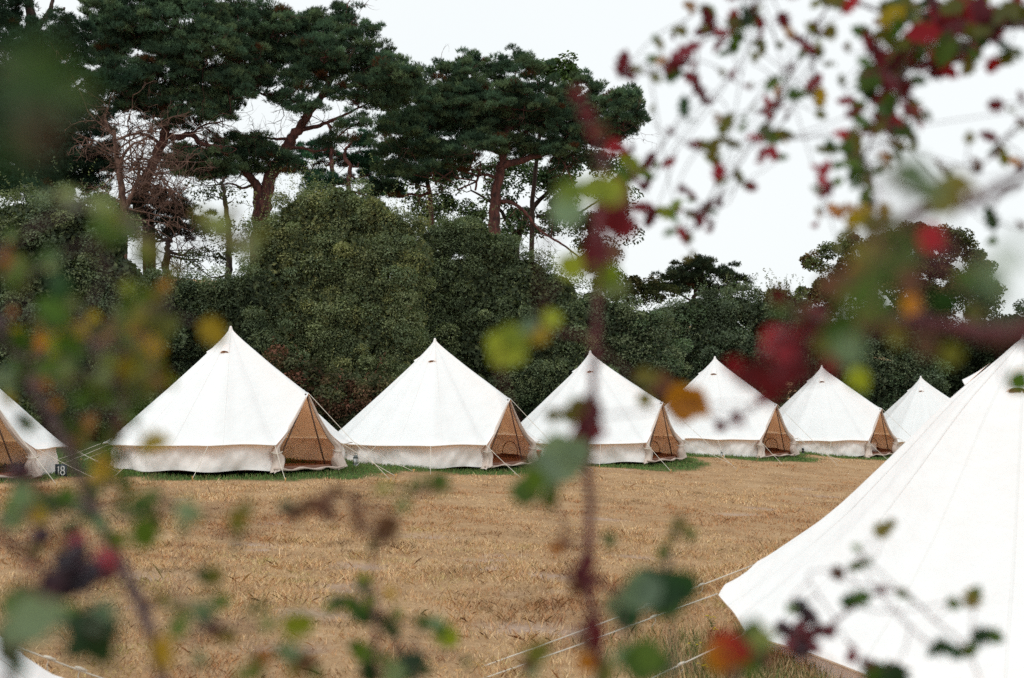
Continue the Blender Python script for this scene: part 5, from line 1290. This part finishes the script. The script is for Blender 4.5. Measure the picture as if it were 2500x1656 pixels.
# ------------------------------------------------------------------ small things by the tents
def small_things():
    def put(px, py, name, label, cat, rz=0, group=None):
        p = on_ground(px, py); z = float(ground_z(p[0], p[1])); o = empty(name, (p[0], p[1], z), rz); tag(o, label, cat, group); return o, 3287 / p[1]
    # number board
    o, s = put(141, 1103, 'number_board', 'small dark board with white number 18 standing in the grass', 'sign', -.1)
    h = .24
    mb = MB(); mb.box((0, 0, .015 + h / 2), (.235, .03, h)); b = mb.obj('board', plain('board_paint', (.018, .05, .065), .5), o, False)
    mb = MB()
    for sx in (-.08, .08): mb.box((sx, .024, .06), (.02, .018, .22))
    mb.obj('stake', plain('stake_wood', (.3, .2, .12), .8), o, False)
    wp = plain('white_paint', (.85, .86, .84), .5, .04)
    def stroke(P, w=.021):
        mb = MB(); mb.tube([(x, -.018, z) for x, z in P], w / 2, 6); return mb
    def digit(parts):
        mb = MB()
        for P in parts: mb.tube([(x, -.0165, z) for x, z in P], .0125, 8)
        V = np.concatenate(mb.v); V[:, 1] = -.0165 + (V[:, 1] + .0165) * .3; mb.v = [V]; return mb
    one = digit([[(-.078, .185), (-.048, .215), (-.048, .13), (-.048, .045)]])
    ring = lambda cx, cz, rx, rz_: [(cx + rx * math.cos(t), cz + rz_ * math.sin(t)) for t in np.linspace(0, 2 * PI, 21)]
    eight = digit([ring(.038, .172, .034, .040), ring(.038, .088, .041, .044)])
    one.obj('digit', wp, b); eight.obj('digit', wp, b)
    # red bucket
    o, s = put(1241, 1064, 'bucket', 'small red bucket standing in the grass right of the second whole tent', 'bucket')
    mb = MB(); mb.lathe([(.0, .0), (.085, 0), (.12, .25), (.13, .255), (.13, .27), (.115, .262), (.08, .02), (0, .02)], 24); mb.obj('body', plain('red_plastic', (.62, .045, .025), .4, .1), o)
    mb = MB(); mb.tube([(.13 * math.cos(t), -.02 - .09 * math.sin(t), .25 - .02 * math.sin(t)) for t in np.linspace(0, PI, 15)], .004, 5); mb.obj('handle', plain('wire', (.5, .5, .5), .4, .1), o)
    # lanterns beside the tents
    def lantern(px, py, label, sc_=1.0, dark=False):
        o, s = put(px, py, 'lantern', label, 'lantern')
        mb = MB(); mb.lathe([(0, 0), (.07 * sc_, 0), (.075 * sc_, .03), (.06 * sc_, .05), (.05 * sc_, .05)], 16); mb.lathe([(.05 * sc_, .19 * sc_), (.065 * sc_, .20 * sc_), (.03 * sc_, .26 * sc_), (0, .27 * sc_)], 16)
        for k in range(4):
            t = PI / 2 * k + .4; mb.tube([(.055 * sc_ * math.cos(t), .055 * sc_ * math.sin(t), .045), (.055 * sc_ * math.cos(t), .055 * sc_ * math.sin(t), .2 * sc_)], .006, 5)
        mb.obj('frame', plain('lantern_metal', (.04, .05, .05) if dark else (.10, .12, .12), .4), o)
        mb = MB(); mb.lathe([(.0, .05), (.045 * sc_, .05), (.045 * sc_, .19 * sc_), (0, .19 * sc_)], 16); mb.obj('globe', plain('lantern_globe', (.05, .04, .035) if dark else (.65, .68, .68), .3, .1), o)
        mb = MB(); mb.tube([(.05 * sc_ * math.cos(t), 0, .24 * sc_ + .07 * math.sin(t)) for t in np.linspace(0, PI, 12)], .004, 5); mb.obj('handle', M['pole'], o)
    lantern(822, 1078, 'dark lantern with pale globe standing between the first two whole tents')
    lantern(1669 / 1, 1058, 'small pale lantern at the foot of the tent with the orange leaf', .7)
    lantern(1856, 1050, 'small black lantern standing left of the tent with the cushion', .8, True)
    # cushion in the last doorway
    r = TROOT['F']
    import mathutils
    Mx = mathutils.Matrix.Translation(r.location) @ mathutils.Matrix.Rotation(r.rotation_euler.z, 4, 'Z')
    p = Mx @ Vector((1.55, .72, .02))
    V = []; Fs = []; n = 14
    for j in range(n + 1):
        for i in range(n + 1):
            u, v = i / n * 2 - 1, j / n * 2 - 1
            t = .09 * (max(0, (1 - u ** 4) * (1 - v ** 4))) ** .5
            V.append((u * .24 * (1 - .08 * (1 - v * v)), t, v * .17 * (1 - .08 * (1 - u * u)) + .19))
    m_ = len(V); V += [(x, -y, z) for x, y, z in V]
    for b_ in (0, m_):
        for j in range(n):
            for i in range(n):
                f = (b_ + j * (n + 1) + i, b_ + j * (n + 1) + i + 1, b_ + (j + 1) * (n + 1) + i + 1, b_ + (j + 1) * (n + 1) + i); Fs.append(f if b_ else f[::-1])
    cu = mesh_obj('cushion', np.array(V), Fs, plain('cushion_cloth', (.8, .79, .76), .9, .06), None, None, True)
    cu.location = p; cu.rotation_euler = (-.25, 0, .25); tag(cu, 'white cushion leaning just inside the doorway of the fifth whole tent', 'cushion')
    # yellow ragwort flowers
    rg = random.Random(4)
    GR = 'yellow ragwort in the rough grass'
    for i, (px, py, hh) in enumerate([(1610, 1500, .16), (1655, 1535, .12), (1655, 1470, .2), (1620, 1552, .14), (1685, 1500, .18), (1700, 1560, .1), (1735, 1530, .12), (1645, 1440, .15)]):
        p = on_ground(px, py + hh * 3287 / 12.5 * .8); z = float(ground_z(p[0], p[1]))
        o = empty('ragwort', (p[0], p[1], z))
        tag(o, 'small yellow ragwort flower growing in the rough grass by the near tent', 'flower', GR)
        st = MB(); fl = MB(); top = np.array([rg.uniform(-.03, .03), 0, hh])
        st.tube([(0, 0, -.01), top * .5 + np.array([.01, 0, 0]), top], .0025, 5, (.08, .12, .03))
        for k in range(rg.randint(3, 6)):
            d = np.array([rg.uniform(-.05, .05), rg.uniform(-.03, .03), rg.uniform(.0, .05)]); st.tube([top * .8, top + d], .0015, 4, (.08, .12, .03))
            fl.lathe([(0, .004), (.006, .004), (.013, .001), (.006, -.001), (0, -.001)], 9, top + d, (.62, .50, .02))
        for k in range(5):
            t = .15 + .15 * k; a = rg.uniform(0, 6.28); leaf_mesh(st, top * t, np.array([math.cos(a), math.sin(a), .5]), np.array([0, 0, 1.0]), .05, 'haw', (.06, .10, .03))
        st.obj('stem', M['leaf'], o); fl.obj('petals', M['leaf'], o)
small_things()

# ------------------------------------------------------------------ light, sky, camera
w = bpy.data.worlds.new('World'); bpy.context.scene.world = w; w.use_nodes = True
nt = w.node_tree; nt.nodes.clear()
out = N(nt, 'ShaderNodeOutputWorld'); bg = N(nt, 'ShaderNodeBackground'); bg.inputs[1].default_value = .12
sky = N(nt, 'ShaderNodeTexSky', sky_type='NISHITA'); sky.sun_disc = False
sky.sun_elevation = math.radians(48); sky.sun_rotation = math.radians(215); sky.dust_density = 4; sky.air_density = 1
mx = N(nt, 'ShaderNodeMix', data_type='RGBA'); mx.inputs[0].default_value = .93
nt.links.new(sky.outputs[0], mx.inputs[6])
tc = N(nt, 'ShaderNodeTexCoord'); nz = N(nt, 'ShaderNodeTexNoise'); nz.inputs['Scale'].default_value = 1.3; nz.inputs['Detail'].default_value = 3
nt.links.new(tc.outputs['Generated'], nz.inputs['Vector'])
cr = N(nt, 'ShaderNodeValToRGB'); cr.color_ramp.elements[0].position = .3; cr.color_ramp.elements[1].position = .7
cr.color_ramp.elements[0].color = (.89, .95, .965, 1); cr.color_ramp.elements[1].color = (.97, 1.0, 1.0, 1)
nt.links.new(nz.outputs[0], cr.inputs[0])
vm = N(nt, 'ShaderNodeVectorMath', operation='SCALE'); vm.inputs['Scale'].default_value = 8.75
nt.links.new(cr.outputs[0], vm.inputs[0]); nt.links.new(vm.outputs[0], mx.inputs[7])
nt.links.new(mx.outputs[2], bg.inputs[0]); nt.links.new(bg.outputs[0], out.inputs[0])
sl = bpy.data.lights.new('sun', 'SUN'); sl.energy = 1.15; sl.angle = math.radians(25); sl.color = (1, .98, .95)
so = bpy.data.objects.new('sun', sl); col.objects.link(so)
el, az = math.radians(48), math.radians(215)
sd = Vector((math.sin(az) * math.cos(el), math.cos(az) * math.cos(el), math.sin(el)))
so.rotation_euler = sd.to_track_quat('Z', 'Y').to_euler()

sc = bpy.context.scene
cam = bpy.data.cameras.new('camera'); co = bpy.data.objects.new('camera', cam); col.objects.link(co)
cam.sensor_width = 36; cam.lens = F / 2500 * 36; cam.clip_start = .05; cam.clip_end = 2000
co.location = (0, 0, 0); co.rotation_euler = (PI / 2 + PITCH, 0, 0)
cam.dof.use_dof = True; cam.dof.focus_distance = 36; cam.dof.aperture_fstop = 3.4
sc.camera = co
sc.view_settings.view_transform = 'Standard'; sc.view_settings.look = 'None'; sc.view_settings.exposure = 0; sc.view_settings.gamma = 1
c = sc.cycles
c.max_bounces = 6; c.diffuse_bounces = 4; c.glossy_bounces = 2; c.transmission_bounces = 4; c.transparent_max_bounces = 4
c.use_denoising = False; c.use_adaptive_sampling = False
c.caustics_reflective = False; c.caustics_refractive = False; c.blur_glossy = 1
